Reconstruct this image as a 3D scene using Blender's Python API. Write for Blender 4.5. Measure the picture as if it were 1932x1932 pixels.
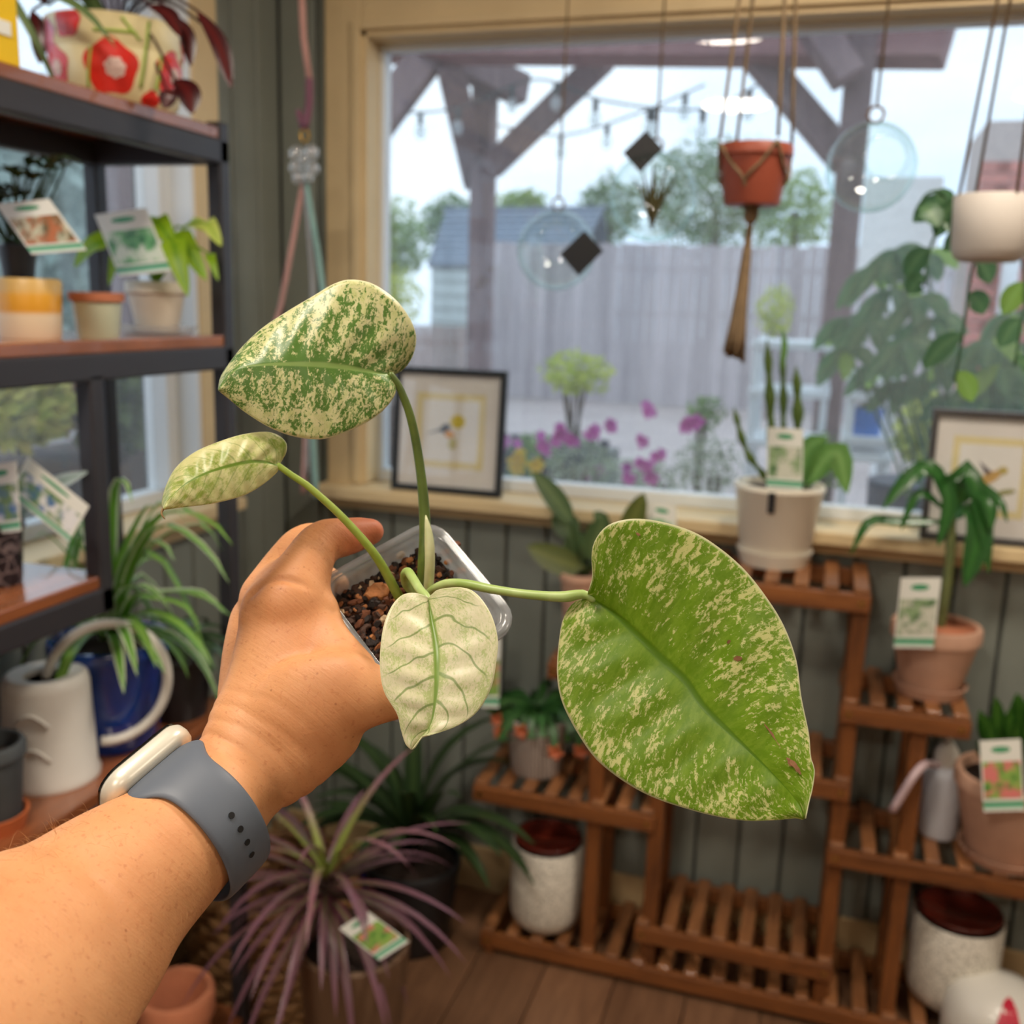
import bpy, bmesh, math, random
from mathutils import Vector, Matrix, noise as mnoise
V = Vector
random.seed(7)
SC = bpy.context.scene
COL = SC.collection
for o in list(bpy.data.objects): bpy.data.objects.remove(o)

# ------------------------------------------------------------------ camera
F, YAW, PITCH, ROLL = 1900.0, .300, .204, .0306
H = 1.39                                   # the phone is held at chest height
CAM = V((0, 0, H))
cy, sy, cp_, sp = math.cos(YAW), math.sin(YAW), math.cos(PITCH), math.sin(PITCH)
FW = V((-sy*cp_, cy*cp_, -sp)); R0 = V((cy, sy, 0)); U0 = R0.cross(FW)
RT = R0*math.cos(ROLL) + U0*math.sin(ROLL); UP = -R0*math.sin(ROLL) + U0*math.cos(ROLL)
cam = bpy.data.cameras.new('camera'); camo = bpy.data.objects.new('camera', cam); COL.objects.link(camo)
camo.matrix_world = Matrix(((RT.x, UP.x, -FW.x, 0), (RT.y, UP.y, -FW.y, 0), (RT.z, UP.z, -FW.z, H), (0, 0, 0, 1)))
cam.sensor_width = 36; cam.lens = 36*F/1932; cam.clip_start = .02
cam.dof.use_dof = True; cam.dof.focus_distance = .405; cam.dof.aperture_fstop = 10.0
SC.camera = camo

def ray(px, py): return FW + RT*((px-966)/F) - UP*((py-966)/F)
def cp(px, py, d): return CAM + ray(px, py)*d            # point at depth d along the line of sight
def at(px, py, ax, val):                                  # point where the line of sight meets a plane of the room
    r = ray(px, py); i = 'xyz'.index(ax)
    return CAM + r*((val-CAM[i])/r[i])
def atY(px, py, y): return at(px, py, 'y', y)
def atZ(px, py, z): return at(px, py, 'z', z)
def atX(px, py, x): return at(px, py, 'x', x)

# ------------------------------------------------------------------ colour and nodes
def lin(r, g, b):
    f = lambda c: (c/255)/12.92 if c/255 <= .04045 else ((c/255+.055)/1.055)**2.4
    return (f(r), f(g), f(b), 1)
class NT:
    def __init__(s, tree): s.t = tree; s.n = tree.nodes; s.l = tree.links
    def add(s, typ, *ins, **props):
        nd = s.n.new(typ)
        for k, v in props.items():
            if k == 'keys':
                for kk, vv in v.items(): s.put(nd.inputs[kk], vv)
            else: setattr(nd, k, v)
        for i, v in enumerate(ins):
            if v is not None: s.put(nd.inputs[i], v)
        return nd
    def put(s, sock, v):
        if isinstance(v, bpy.types.NodeSocket): s.l.new(v, sock)
        elif isinstance(v, bpy.types.Node): s.l.new(v.outputs[0], sock)
        else: sock.default_value = v
    def math(s, op, a, b=0.0, c=None, clamp=False):
        nd = s.add('ShaderNodeMath', a, b, c, operation=op); nd.use_clamp = clamp; return nd.outputs[0]
    def mix(s, fac, a, b):
        nd = s.add('ShaderNodeMix', data_type='RGBA'); s.put(nd.inputs[0], fac); s.put(nd.inputs[6], a); s.put(nd.inputs[7], b); return nd.outputs[2]
    def ramp(s, fac, stops):
        nd = s.add('ShaderNodeValToRGB', fac); cr = nd.color_ramp
        while len(cr.elements) < len(stops): cr.elements.new(.5)
        for e, (p, c) in zip(cr.elements, stops): e.position = p; e.color = c if isinstance(c, tuple) else (c, c, c, 1)
        return nd.outputs[0]
    def step(s, x, lo, hi):
        nd = s.add('ShaderNodeMapRange', x, lo, hi, 0.0, 1.0); nd.interpolation_type = 'SMOOTHSTEP'; return nd.outputs[0]
    def noise(s, vec, scale, detail=4, rough=.55, dist=0):
        nd = s.add('ShaderNodeTexNoise', keys={'Scale': scale, 'Detail': detail, 'Roughness': rough, 'Distortion': dist})
        if vec is not None: s.put(nd.inputs['Vector'], vec)
        return nd.outputs[0]
    def mapping(s, vec, scale=(1, 1, 1), loc=(0, 0, 0), rot=(0, 0, 0)):
        return s.add('ShaderNodeMapping', vec, loc, rot, scale).outputs[0]
    def obj(s): return s.add('ShaderNodeTexCoord').outputs['Object']
    def gen(s): return s.add('ShaderNodeTexCoord').outputs['Generated']
    def bump(s, h, strength=.3, dist=.002):
        return s.add('ShaderNodeBump', keys={'Strength': strength, 'Distance': dist, 'Height': h}).outputs[0]
MATS = {}
def new_mat(name):
    m = bpy.data.materials.new(name); m.use_nodes = True; t = NT(m.node_tree)
    b = t.n.get('Principled BSDF'); return m, t, b
def mat(name, col, rough=.6, var=.12, scale=25, metal=0, bump=0, bscale=None, bdist=.001, stretch=(1, 1, 1), coat=0, spec=.5, rnd=0, emit=None, trans=0):
    """plain procedural surface: a colour with a soft uneven tone and an optional fine relief"""
    if name in MATS: return MATS[name]
    m, t, b = new_mat(name)
    vec = t.mapping(t.obj(), stretch)
    n = t.noise(vec, scale, 5, .6)
    c = lin(*col); lo = tuple(x*(1-var) for x in c[:3])+(1,); hi = tuple(min(1, x*(1+var)) for x in c[:3])+(1,)
    cc = t.ramp(n, [(.3, lo), (.7, hi)])
    if rnd:
        oi = t.add('ShaderNodeObjectInfo').outputs['Random']
        hsv = t.add('ShaderNodeHueSaturation', keys={'Color': cc, 'Value': t.math('ADD', 1-rnd/2, t.math('MULTIPLY', oi, rnd))}); cc = hsv.outputs[0]
    t.put(b.inputs['Base Color'], cc)
    b.inputs['Roughness'].default_value = rough; b.inputs['Metallic'].default_value = metal
    b.inputs['Specular IOR Level'].default_value = spec; b.inputs['Coat Weight'].default_value = coat
    if bump:
        hn = t.noise(vec, bscale or scale*4, 4, .6)
        t.put(b.inputs['Normal'], t.bump(hn, bump, bdist))
    if emit:
        t.put(b.inputs['Emission Color'], lin(*emit[0])); b.inputs['Emission Strength'].default_value = emit[1]
    if trans:
        out = t.n.get('Material Output'); tr = t.add('ShaderNodeBsdfTranslucent'); t.put(tr.inputs[0], cc)
        mx = t.add('ShaderNodeMixShader', trans, b, tr); t.put(out.inputs[0], mx)
    MATS[name] = m; return m
def wood(name, c1, c2, rough=.5, axis='x', scale=6, coat=0, rnd=.25):
    if name in MATS: return MATS[name]
    m, t, b = new_mat(name)
    st = {'x': (.12, 1, 1), 'y': (1, .12, 1), 'z': (1, 1, .12)}[axis]
    oi = t.add('ShaderNodeObjectInfo').outputs['Random']
    vec = t.add('ShaderNodeVectorMath', t.mapping(t.obj(), st), t.math('MULTIPLY', oi, 40.0), operation='ADD').outputs[0]
    n = t.noise(vec, scale*8, 6, .65, .6); n2 = t.noise(vec, scale*1.5, 3, .5)
    f = t.math('ADD', t.math('MULTIPLY', n, .65), t.math('MULTIPLY', n2, .35))
    cc = t.ramp(f, [(.3, lin(*c1)), (.68, lin(*c2))])
    hsv = t.add('ShaderNodeHueSaturation', keys={'Color': cc, 'Value': t.math('ADD', 1-rnd/2, t.math('MULTIPLY', oi, rnd))})
    t.put(b.inputs['Base Color'], hsv); b.inputs['Roughness'].default_value = rough; b.inputs['Coat Weight'].default_value = coat
    t.put(b.inputs['Normal'], t.bump(n, .15, .001))
    MATS[name] = m; return m
def thin_glass(name, tint=(1, 1, 1), veil=.03, refl=.06, rough=.0):
    """a pane: lets light straight through, mirrors a little more at grazing angles, has a pale veil mixed in for haze"""
    if name in MATS: return MATS[name]
    m, t, b = new_mat(name); t.n.remove(b); out = t.n.get('Material Output')
    tr = t.add('ShaderNodeBsdfTransparent', tint+(1,)); gl = t.add('ShaderNodeBsdfGlossy', keys={'Roughness': rough})
    lw = t.add('ShaderNodeLayerWeight', keys={'Blend': .5})
    f = t.math('MULTIPLY_ADD', t.math('POWER', lw.outputs['Facing'], 5.0), .9, refl, clamp=True)
    mx = t.add('ShaderNodeMixShader', f, tr, gl)
    df = t.add('ShaderNodeBsdfTranslucent', (.9, .93, .95, 1)); df2 = t.add('ShaderNodeBsdfDiffuse', (.9, .93, .95, 1))
    dm = t.add('ShaderNodeMixShader', .4, df, df2)
    n = t.noise(t.obj(), 3, 4, .6)
    mx2 = t.add('ShaderNodeMixShader', t.math('MULTIPLY', t.math('ADD', n, .5), veil), mx, dm)  # whitish veil mixed into the glass to imitate glare haze
    t.put(out.inputs[0], mx2); MATS[name] = m; return m

# ------------------------------------------------------------------ world, lamps, exposure
w = bpy.data.worlds.new('sky'); SC.world = w; w.use_nodes = True
t = NT(w.node_tree); bg = t.n.get('Background')
wv = t.mapping(t.add('ShaderNodeTexCoord').outputs['Generated'], (1, 1, 2.2))
wn = t.noise(wv, 2.2, 5, .55)
t.put(bg.inputs[0], t.ramp(wn, [(.36, (.50, .66, .86, 1)), (.62, (.72, .83, .94, 1))]))
bg.inputs[1].default_value = 1.62                        # bright thin overcast
SC.view_settings.view_transform = 'Standard'; SC.view_settings.look = 'None'
SC.view_settings.exposure = 0.12; SC.view_settings.gamma = 1; SC.view_settings.use_curve_mapping = False
SC.cycles.use_denoising = True
SC.cycles.max_bounces = 6; SC.cycles.diffuse_bounces = 3; SC.cycles.glossy_bounces = 3; SC.cycles.transparent_max_bounces = 14; SC.cycles.transmission_bounces = 5
SC.cycles.use_adaptive_sampling = True; SC.cycles.adaptive_threshold = .045; SC.cycles.use_light_tree = False; SC.cycles.adaptive_min_samples = 12
SC.cycles.sample_clamp_indirect = 6; SC.cycles.caustics_reflective = False; SC.cycles.caustics_refractive = False

# ------------------------------------------------------------------ mesh helpers
class MB:
    def __init__(s): s.v = []; s.f = []; s.uv = {}; s.mi = []
    def add(s, vs, fs, mi=0):
        o = len(s.v); s.v += [V(x) for x in vs]; s.f += [tuple(i+o for i in f) for f in fs]; s.mi += [mi]*len(fs); return s
    def box(s, a, b, mi=0):
        (x0, y0, z0), (x1, y1, z1) = a, b
        return s.add([(x0, y0, z0), (x1, y0, z0), (x1, y1, z0), (x0, y1, z0), (x0, y0, z1), (x1, y0, z1), (x1, y1, z1), (x0, y1, z1)],
                     [(0, 3, 2, 1), (4, 5, 6, 7), (0, 1, 5, 4), (1, 2, 6, 5), (2, 3, 7, 6), (3, 0, 4, 7)], mi)
    def bar(s, p, q, wd, th, side=None, mi=0):            # a straight timber from p to q
        p, q = V(p), V(q); d = (q-p).normalized()
        sd = V(side) if side else (V((0, 0, 1)) if abs(d.z) < .9 else V((1, 0, 0)))
        e1 = d.cross(sd).normalized()*wd/2; e2 = d.cross(e1).normalized()*th/2
        vs = [c+e1*i+e2*j for c in (p, q) for i, j in ((-1, -1), (1, -1), (1, 1), (-1, 1))]
        return s.add(vs, [(0, 3, 2, 1), (4, 5, 6, 7), (0, 1, 5, 4), (1, 2, 6, 5), (2, 3, 7, 6), (3, 0, 4, 7)], mi)
    def lathe(s, prof, c=(0, 0, 0), n=32, mi=0, ax=None, close=False):
        c = V(c); o = len(s.v); az = V(ax).normalized() if ax else V((0, 0, 1))
        ex = az.orthogonal().normalized() if ax else V((1, 0, 0)); ey = az.cross(ex)
        for r, z in prof:
            for k in range(n):
                a = 2*math.pi*k/n; s.v.append(c+ex*(r*math.cos(a))+ey*(r*math.sin(a))+az*z)
        L = len(prof)
        for i in range(L if close else L-1):
            j = (i+1) % L
            for k in range(n):
                k2 = (k+1) % n; s.f.append((o+i*n+k, o+i*n+k2, o+j*n+k2, o+j*n+k)); s.mi.append(mi)
        if not close:
            if prof[0][0] > 1e-6: s.f.append(tuple(o+k for k in reversed(range(n)))); s.mi.append(mi)
            if prof[-1][0] > 1e-6: s.f.append(tuple(o+(L-1)*n+k for k in range(n))); s.mi.append(mi)
        return s
    def tube(s, path, rad, n=8, mi=0, caps=True, ratio=None, ref=None, rcap=False):
        path = [V(p) for p in path]; m = len(path)
        rads = list(rad) if hasattr(rad, '__len__') else [rad]*m
        rats = list(ratio) if ratio is not None else [1]*m
        if rcap:                                           # rounded ends
            for end in (0, 1):
                p, q = (path[0], path[1]) if end == 0 else (path[-1], path[-2])
                d = (p-q).normalized(); r = rads[0] if end == 0 else rads[-1]; rt = rats[0] if end == 0 else rats[-1]
                ex = [(p+d*r*math.sin(a), r*math.cos(a), rt) for a in (.35, .7, 1.05, 1.35)]
                if end == 0: path = [e[0] for e in reversed(ex)]+path; rads = [e[1] for e in reversed(ex)]+rads; rats = [rt]*4+rats
                else: path += [e[0] for e in ex]; rads += [e[1] for e in ex]; rats += [rt]*4
            m = len(path)
        o = len(s.v); prev = None
        for i, p in enumerate(path):
            tg = (path[min(i+1, m-1)]-path[max(i-1, 0)]).normalized()
            if ref is not None: e1 = tg.cross(V(ref)).normalized()
            elif prev is None: e1 = tg.orthogonal().normalized()
            else: e1 = (prev-tg*prev.dot(tg)).normalized()
            prev = e1; e2 = tg.cross(e1)
            for k in range(n):
                a = 2*math.pi*k/n; s.v.append(p+e1*(rads[i]*math.cos(a))+e2*(rads[i]*rats[i]*math.sin(a)))
        for i in range(m-1):
            for k in range(n):
                k2 = (k+1) % n; s.f.append((o+i*n+k, o+i*n+k2, o+(i+1)*n+k2, o+(i+1)*n+k)); s.mi.append(mi)
        if caps:
            s.f.append(tuple(o+k for k in reversed(range(n)))); s.f.append(tuple(o+(m-1)*n+k for k in range(n))); s.mi += [mi]*2
        return s
    def blade(s, path, wid, up=None, fold=.15, mi=0, prof=None):   # a leaf: path of its midrib, half width along it
        path = [V(p) for p in path]; m = len(path); o = len(s.v); up = V(up) if up else V((0, 0, 1))
        for i, p in enumerate(path):
            tg = (path[min(i+1, m-1)]-path[max(i-1, 0)]).normalized()
            sd = tg.cross(up)
            sd = sd.normalized() if sd.length > 1e-4 else tg.orthogonal().normalized()
            nn = sd.cross(tg); x = i/(m-1); wv = wid*(prof(x) if prof else math.sin(math.pi*min(1, .12+.88*x))**.7)
            s.v += [p-sd*wv+nn*fold*wv, p, p+sd*wv+nn*fold*wv]
            for k, vv in enumerate((0, .5, 1)): s.uv[o+3*i+k] = (x, vv)
        for i in range(m-1):
            a = o+3*i; s.f += [(a, a+1, a+4, a+3), (a+1, a+2, a+5, a+4)]; s.mi += [mi]*2
        return s
    def poly(s, pts, mi=0): return s.add(pts, [tuple(range(len(pts)))], mi)
    def sphere(s, c, r, n=16, sc=(1, 1, 1), mi=0):
        c = V(c); prof = [(max(1e-7, r*math.sin(math.pi*i/(n//2))), -r*math.cos(math.pi*i/(n//2))) for i in range(n//2+1)]
        o = len(s.v); s.lathe(prof, (0, 0, 0), n, mi)
        for i in range(o, len(s.v)): s.v[i] = c+V((s.v[i].x*sc[0], s.v[i].y*sc[1], s.v[i].z*sc[2]))
        return s
def wloc(o):
    l = V((0, 0, 0))
    while o: l += o.location; o = o.parent
    return l
def obj(name, mb, m, parent=None, loc=None, smooth=False, bevel=0, bseg=2, solid=0, subsurf=0, local=False, label=None, kind=None, auto=None):
    vs = mb.v
    org = wloc(parent) if parent else V((0, 0, 0))
    L = V(loc) if loc is not None else V((0, 0, 0))
    me = bpy.data.meshes.new(name)
    sub = V((0, 0, 0)) if local else org+L
    me.from_pydata([tuple(v-sub) for v in vs], [], mb.f)
    if mb.uv:
        ul = me.uv_layers.new(name='UVMap')
        for lp in me.loops: ul.data[lp.index].uv = mb.uv.get(lp.vertex_index, (0, 0))
    for mm in (m if isinstance(m, (list, tuple)) else [m]): me.materials.append(mm)
    if isinstance(m, (list, tuple)): me.polygons.foreach_set('material_index', mb.mi)
    if smooth: me.polygons.foreach_set('use_smooth', [True]*len(me.polygons))
    me.update()
    o = bpy.data.objects.new(name, me); COL.objects.link(o); o.location = L
    if parent: o.parent = parent
    if auto:
        me.set_sharp_from_angle(angle=auto)
    if bevel:
        b = o.modifiers.new('bevel', 'BEVEL'); b.width = bevel; b.segments = bseg; b.limit_method = 'ANGLE'; b.angle_limit = .6
    if solid:
        b = o.modifiers.new('solid', 'SOLIDIFY'); b.thickness = solid; b.offset = 0
    if subsurf:
        b = o.modifiers.new('sub', 'SUBSURF'); b.levels = subsurf; b.render_levels = subsurf
    if label: o['label'] = label
    if kind: o['kind'] = kind
    return o
def tag(o, label, cat, group=None, kind=None):
    o['label'] = label; o['category'] = cat
    if group: o['group'] = group
    if kind: o['kind'] = kind
    return o
def thing(name, label, cat, loc, group=None):
    o = bpy.data.objects.new(name, None); COL.objects.link(o); o.location = loc; o.empty_display_size = .02
    return tag(o, label, cat, group)
def struct(name, loc=(0, 0, 0)):
    o = bpy.data.objects.new(name, None); COL.objects.link(o); o.location = loc; o['kind'] = 'structure'; return o
def link_mesh(name, me, loc, parent=None, rot=None, scale=None):
    o = bpy.data.objects.new(name, me); COL.objects.link(o); o.location = loc
    if parent: o.parent = parent
    if rot: o.rotation_euler = rot
    if scale: o.scale = scale
    return o
def crom(pts, n):
    """smooth curve through points (Catmull-Rom), n samples evenly spaced along it"""
    pts = [V(p) for p in pts]; P = [pts[0]*2-pts[1]]+pts+[pts[-1]*2-pts[-2]]; fine = []
    for i in range(1, len(P)-2):
        a, b, c, d = P[i-1:i+3]
        for k in range(16):
            x = k/16; fine.append(.5*((2*b)+(c-a)*x+(2*a-5*b+4*c-d)*x*x+(3*b-a-3*c+d)*x**3))
    fine.append(pts[-1]); cum = [0]
    for i in range(1, len(fine)): cum.append(cum[-1]+(fine[i]-fine[i-1]).length)
    out = []; j = 0
    for k in range(n):
        s = cum[-1]*k/(n-1)
        while j < len(cum)-2 and cum[j+1] < s: j += 1
        u = (s-cum[j])/max(1e-9, cum[j+1]-cum[j]); out.append(fine[j].lerp(fine[j+1], min(1, u)))
    return out
def arc_path(base, d0, L, droop, n=9):
    """stem or strap leaf that starts along d0 and bends down under its weight"""
    d0 = V(d0).normalized(); out = []; p = V(base); d = d0.copy(); st = L/(n-1)
    for i in range(n):
        out.append(p.copy()); p = p+d*st; d = (d+V((0, 0, -droop*st/L*1.6))).normalized()
    return out

# ------------------------------------------------------------------ ceiling lamps of the shop, with added fill lamps
M_white = mat('white_paint', (232, 228, 218), .7, .04, 4)
def ceiling_light(x, y, power, label, col=(1.0, .89, .76)):
    t_ = thing('ceiling_light', label, 'lamp', (x, y, 2.5), 'warm ceiling lamps')
    obj('housing', MB().lathe([(.001, 2.5), (.19, 2.5), (.20, 2.47), (.185, 2.465)], (x, y, 0), 32), M_white, t_, smooth=True, auto=.6)
    MATS.get('lamp_diffuser'); obj('diffuser', MB().lathe([(.182, 2.468), (.15, 2.452), (.001, 2.446)], (x, y, 0), 32),
        mat('lamp_diffuser', (255, 236, 205), .5, .01, emit=((255, 225, 180), 1.6)), t_, smooth=True)
    ld = bpy.data.lights.new('lamp', 'AREA'); ld.shape = 'DISK'; ld.size = .36; ld.energy = power; ld.color = col
    lo = bpy.data.objects.new('lamp_light', ld); COL.objects.link(lo); lo.parent = t_; lo.location = (0, 0, -.06)
ceiling_light(-.5, .1, 15.5, 'round warm ceiling lamp above the reaching arm')
ceiling_light(.35, 1.2, 17, 'round warm ceiling lamp nearest the window wall')
ceiling_light(-.6, -1.35, 16, 'added round warm fill lamp behind the photographer on the left')  # unseen fill lamp, added to brighten the room
ceiling_light(1.9, .4, 11, 'added round warm fill lamp on the far right of the shop')  # added out of view to lift the dim right side
ceiling_light(.9, -1.3, 9, 'added round warm fill lamp behind the photographer on the right')  # weaker added fill from behind, out of view
MATS['lamp_diffuser'].cycles.emission_sampling = 'NONE'

# ------------------------------------------------------------------ room shell
XL, YB, ZC = -1.22, 2.10, 2.5
XR, YF = 2.9, -2.4
M_wall = mat('grey_green_paint', (130, 135, 126), .62, .07, 6, bump=.08, bscale=60)
M_trim = mat('cream_trim_paint', (219, 195, 150), .55, .05, 8, bump=.05, bscale=50)
M_sash = mat('white_vinyl', (226, 230, 232), .4, .03, 5)
M_core = mat('wall_core_grey', (70, 72, 68), .8, .05, 5)
WX0, WX1, WZ0, WZ1 = -1.008, .95, .975, 1.944              # window opening in the back wall
LY0, LY1 = .25, 1.745                                       # window opening in the left wall
wb = struct('wall_back', (0, YB, 0))
def core(name, boxes, par):
    for a, b in boxes: obj('wall_core', MB().box(a, b), M_core, par)
core('c', [((XL-.12, YB, 0), (WX0, YB+.12, ZC)), ((WX1, YB, 0), (XR, YB+.12, ZC)), ((WX0, YB, 0), (WX1, YB+.12, WZ0-.02)), ((WX0, YB, WZ1), (WX1, YB+.12, ZC))], wb)
PW = .0927
def plank_x(x0, x1, z0, z1):
    obj('plank', MB().box((x0+.003, YB-.009, z0), (x1-.003, YB, z1)), M_wall, wb, bevel=.003, bseg=1)
g0 = -.936; k = math.floor((XL-g0)/PW)
x = g0+k*PW
while x < XR:
    a, b = max(x, XL), min(x+PW, XR)
    if b-a > .01:
        if b <= -1.09 or a >= WX1+.08: plank_x(a, b, .1, ZC)
        elif a < -1.09: plank_x(a, -1.092, .1, ZC); plank_x(-1.092, b, .1, .93)
        else:
            plank_x(a, b, .1, .93); plank_x(a, b, 2.02, ZC)
    x += PW
wl = struct('wall_left', (XL, 0, 0))
for a, b in [((XL-.12, LY1, 0), (XL, YB, ZC)), ((XL-.12, YF, 0), (XL, LY0, ZC)), ((XL-.12, LY0, 0), (XL, LY1, WZ0-.02)), ((XL-.12, LY0, WZ1), (XL, LY1, ZC))]:
    obj('wall_core', MB().box(a, b), M_core, wl)
def plank_y(y0, y1, z0, z1): obj('plank', MB().box((XL, y0+.003, z0), (XL+.009, y1-.003, z1)), M_wall, wl, bevel=.003, bseg=1)
y = YB-.012
while y > -.2:
    a, b = y-PW, y
    if a >= LY1+.085 or b <= LY0-.08: plank_y(a, b, .1, ZC)
    elif b > LY1+.085: plank_y(LY1+.085, b, .1, ZC); plank_y(a, LY1+.085, .1, .93)
    else: plank_y(a, b, .1, .93); plank_y(a, b, 2.02, ZC)
    y -= PW
M_plain = mat('warm_white_wall', (205, 195, 178), .8, .04, 4)
o = obj('wall_right', MB().box((XR, YF, 0), (XR+.1, YB+.12, ZC)), M_plain); o['kind'] = 'structure'
o = obj('wall_front', MB().box((XL-.12, YF-.1, 0), (XR+.1, YF, ZC)), M_plain); o['kind'] = 'structure'
o = obj('ceiling', MB().box((XL-.12, YF-.1, ZC), (XR+.1, YB+.12, ZC+.1)), M_white); o['kind'] = 'structure'
M_base = mat('tan_baseboard', (196, 168, 124), .55, .08, 8)
o = obj('baseboard_back', MB().box((XL, YB-.016, 0), (XR, YB, .115)), M_base, bevel=.004); o['kind'] = 'structure'
o = obj('baseboard_left', MB().box((XL, YF, 0), (XL+.016, YB-.016, .115)), M_base, bevel=.004); o['kind'] = 'structure'
# floor of wood planks, each one a piece
fl = struct('floor', (0, 0, 0))
obj('subfloor', MB().box((XL-.1, YF-.1, -.06), (XR+.1, YB+.1, -.014)), M_core, fl)
M_floor = wood('floor_wood', (96, 66, 46), (142, 104, 76), .42, 'y', 5, rnd=.35)
x = XL; r = random.Random(3)
while x < 1.9:
    yy = -.9-r.random()*.8
    while yy < YB:
        y2 = min(YB, yy+1.22); a = max(yy, -.9)
        if y2-a > .02:
            obj('plank', MB().box((x+.0012, a+.0012, -.014), (x+.1488, y2-.0012, 0)), M_floor, fl, bevel=.002, bseg=1)
        yy = y2
    x += .15
obj('far_boards', MB().box((XL, YF, -.014), (1.87, -.9, 0)).box((x, YF, -.014), (XR, YB, 0)), M_floor, fl, kind='stuff')

# ------------------------------------------------------------------ windows
M_pane = thin_glass('window_glass', (.99, 1, .995), .06, .035)  # pane veil imitates the washed-out flare over the yard
w1 = struct('window_1', (0, YB, WZ0))
def bx(name, a, b, m, par, bev=.004): return obj(name, MB().box(a, b), m, par, bevel=bev)
T = .086
bx('trim_board', (WX0-T, YB-.024, WZ0-.03), (WX0, YB, WZ1+T), M_trim, w1)
bx('trim_board', (WX1, YB-.024, WZ0-.03), (WX1+T, YB, WZ1+T), M_trim, w1)
bx('trim_board', (WX0, YB-.024, WZ1), (WX1, YB, WZ1+T), M_trim, w1)
bx('trim_cap', (WX0-T-.012, YB-.034, WZ1+T-.006), (WX1+T+.012, YB, WZ1+T+.022), M_trim, w1)
bx('trim_bead', (WX0-.02, YB-.032, WZ0), (WX0, YB-.02, WZ1+.02), M_trim, w1, .003)
bx('trim_bead', (WX0-.0, YB-.032, WZ1), (WX1, YB-.02, WZ1+.02), M_trim, w1, .003)
bx('jamb', (WX0-.002, YB-.02, WZ0), (WX0+.012, YB+.05, WZ1), M_trim, w1, .001)
bx('jamb', (WX0, YB-.02, WZ1-.012), (WX1, YB+.05, WZ1+.001), M_trim, w1, .001)
bx('sill', (WX0-T-.01, YB-.085, .945), (WX1+T+.01, YB+.055, .972), M_trim, w1)
bx('apron', (WX0-T, YB-.03, .915), (WX1+T, YB-.001, .945), M_trim, w1)
for nm, a, b in (('sash_rail', (WX0, YB+.045, .972), (WX1, YB+.085, 1.0)), ('sash_rail', (WX0, YB+.045, WZ1-.026), (WX1, YB+.085, WZ1)),
                 ('sash_stile', (WX0+.0, YB+.045, 1.0), (WX0+.022, YB+.085, WZ1-.026)), ('sash_stile', (WX1-.03, YB+.045, 1.0), (WX1, YB+.085, WZ1-.026))):
    bx(nm, a, b, M_sash, w1, .003)
obj('pane', MB().box((WX0+.022, YB+.062, 1.0), (WX1-.03, YB+.066, WZ1-.026)), M_pane, w1)
w2 = struct('window_2', (XL, 0, WZ0))
bx('trim_board', (XL, LY1, WZ0-.03), (XL+.024, LY1+T, WZ1+T), M_trim, w2)
bx('trim_board', (XL, LY0-T, WZ0-.03), (XL+.024, LY0, WZ1+T), M_trim, w2)
bx('trim_board', (XL, LY0, WZ1), (XL+.024, LY1, WZ1+T), M_trim, w2)
bx('trim_cap', (XL, LY0-T-.012, WZ1+T-.006), (XL+.034, LY1+T+.012, WZ1+T+.022), M_trim, w2)
bx('sill', (XL-.055, LY0-T-.01, .945), (XL+.06, LY1+T+.01, .972), M_trim, w2)
bx('apron', (XL+.001, LY0-T, .915), (XL+.03, LY1+T, .945), M_trim, w2)
for nm, a, b in (('sash_rail', (XL-.085, LY0, .972), (XL-.045, LY1, 1.0)), ('sash_rail', (XL-.085, LY0, WZ1-.026), (XL-.045, LY1, WZ1)),
                 ('sash_stile', (XL-.085, LY1-.04, 1.0), (XL-.03, LY1, WZ1-.026)), ('sash_stile', (XL-.085, LY0, 1.0), (XL-.045, LY0+.03, WZ1-.026))):
    bx(nm, a, b, M_sash, w2, .003)
bx('jamb', (XL-.05, LY1-.012, .972), (XL+.02, LY1+.001, WZ1), M_sash, w2, .001)
obj('pane', MB().box((XL-.066, LY0+.03, 1.0), (XL-.062, LY1-.04, WZ1-.026)), M_pane, w2)

# ------------------------------------------------------------------ outdoors
M_patio = mat('pinkish_paving', (186, 172, 168), .9, .12, 1.2, bump=.1)
o = obj('ground', MB().box((-40, -25, -.25), (XL-.12, 45, -.1)).box((XL-.12, YB+.12, -.25), (45, 45, -.1)), M_patio); o['kind'] = 'structure'
o['label'] = 'pale pinkish grey paving outside the shop windows'
GZ = -.1
M_timber = wood('pergola_wood', (96, 78, 80), (138, 116, 116), .8, 'z', 3, rnd=.2)
M_timber2 = wood('pergola_wood_red', (120, 84, 84), (160, 122, 120), .8, 'x', 3, rnd=.2)
def px2m(px, P): return px*((P-CAM).dot(FW))/F
pg = thing('pergola', 'weathered purple-brown timber pergola with angled braces outside the big window', 'pergola', tuple(atZ(900, 800, GZ)))
Y1, Y2 = 6.0, 4.8
def post(px, py, Y, wpx, pytop):
    P = atY(px, py, Y); wv = px2m(wpx, P)/2; zt = atY(px, pytop, Y).z
    obj('post', MB().box((P.x-wv, P.y-wv, GZ), (P.x+wv, P.y+wv, zt)), M_timber, pg, bevel=.008, bseg=1); return P
PL = post(908, 500, Y1, 40, 55); PR = post(1592, 450, Y2, 52, 28)
def beam(name, a, b, wpx, m=M_timber, th=None):
    p, q = atY(*a), atY(*b); wv = px2m(wpx, p)
    obj(name, MB().bar(p, q, wv, th or wv*.7, side=FW), m, pg, bevel=.006, bseg=1)
beam('beam', (640, 84, 5.7), (1790, 80, 4.75), 58, M_timber2)
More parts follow.
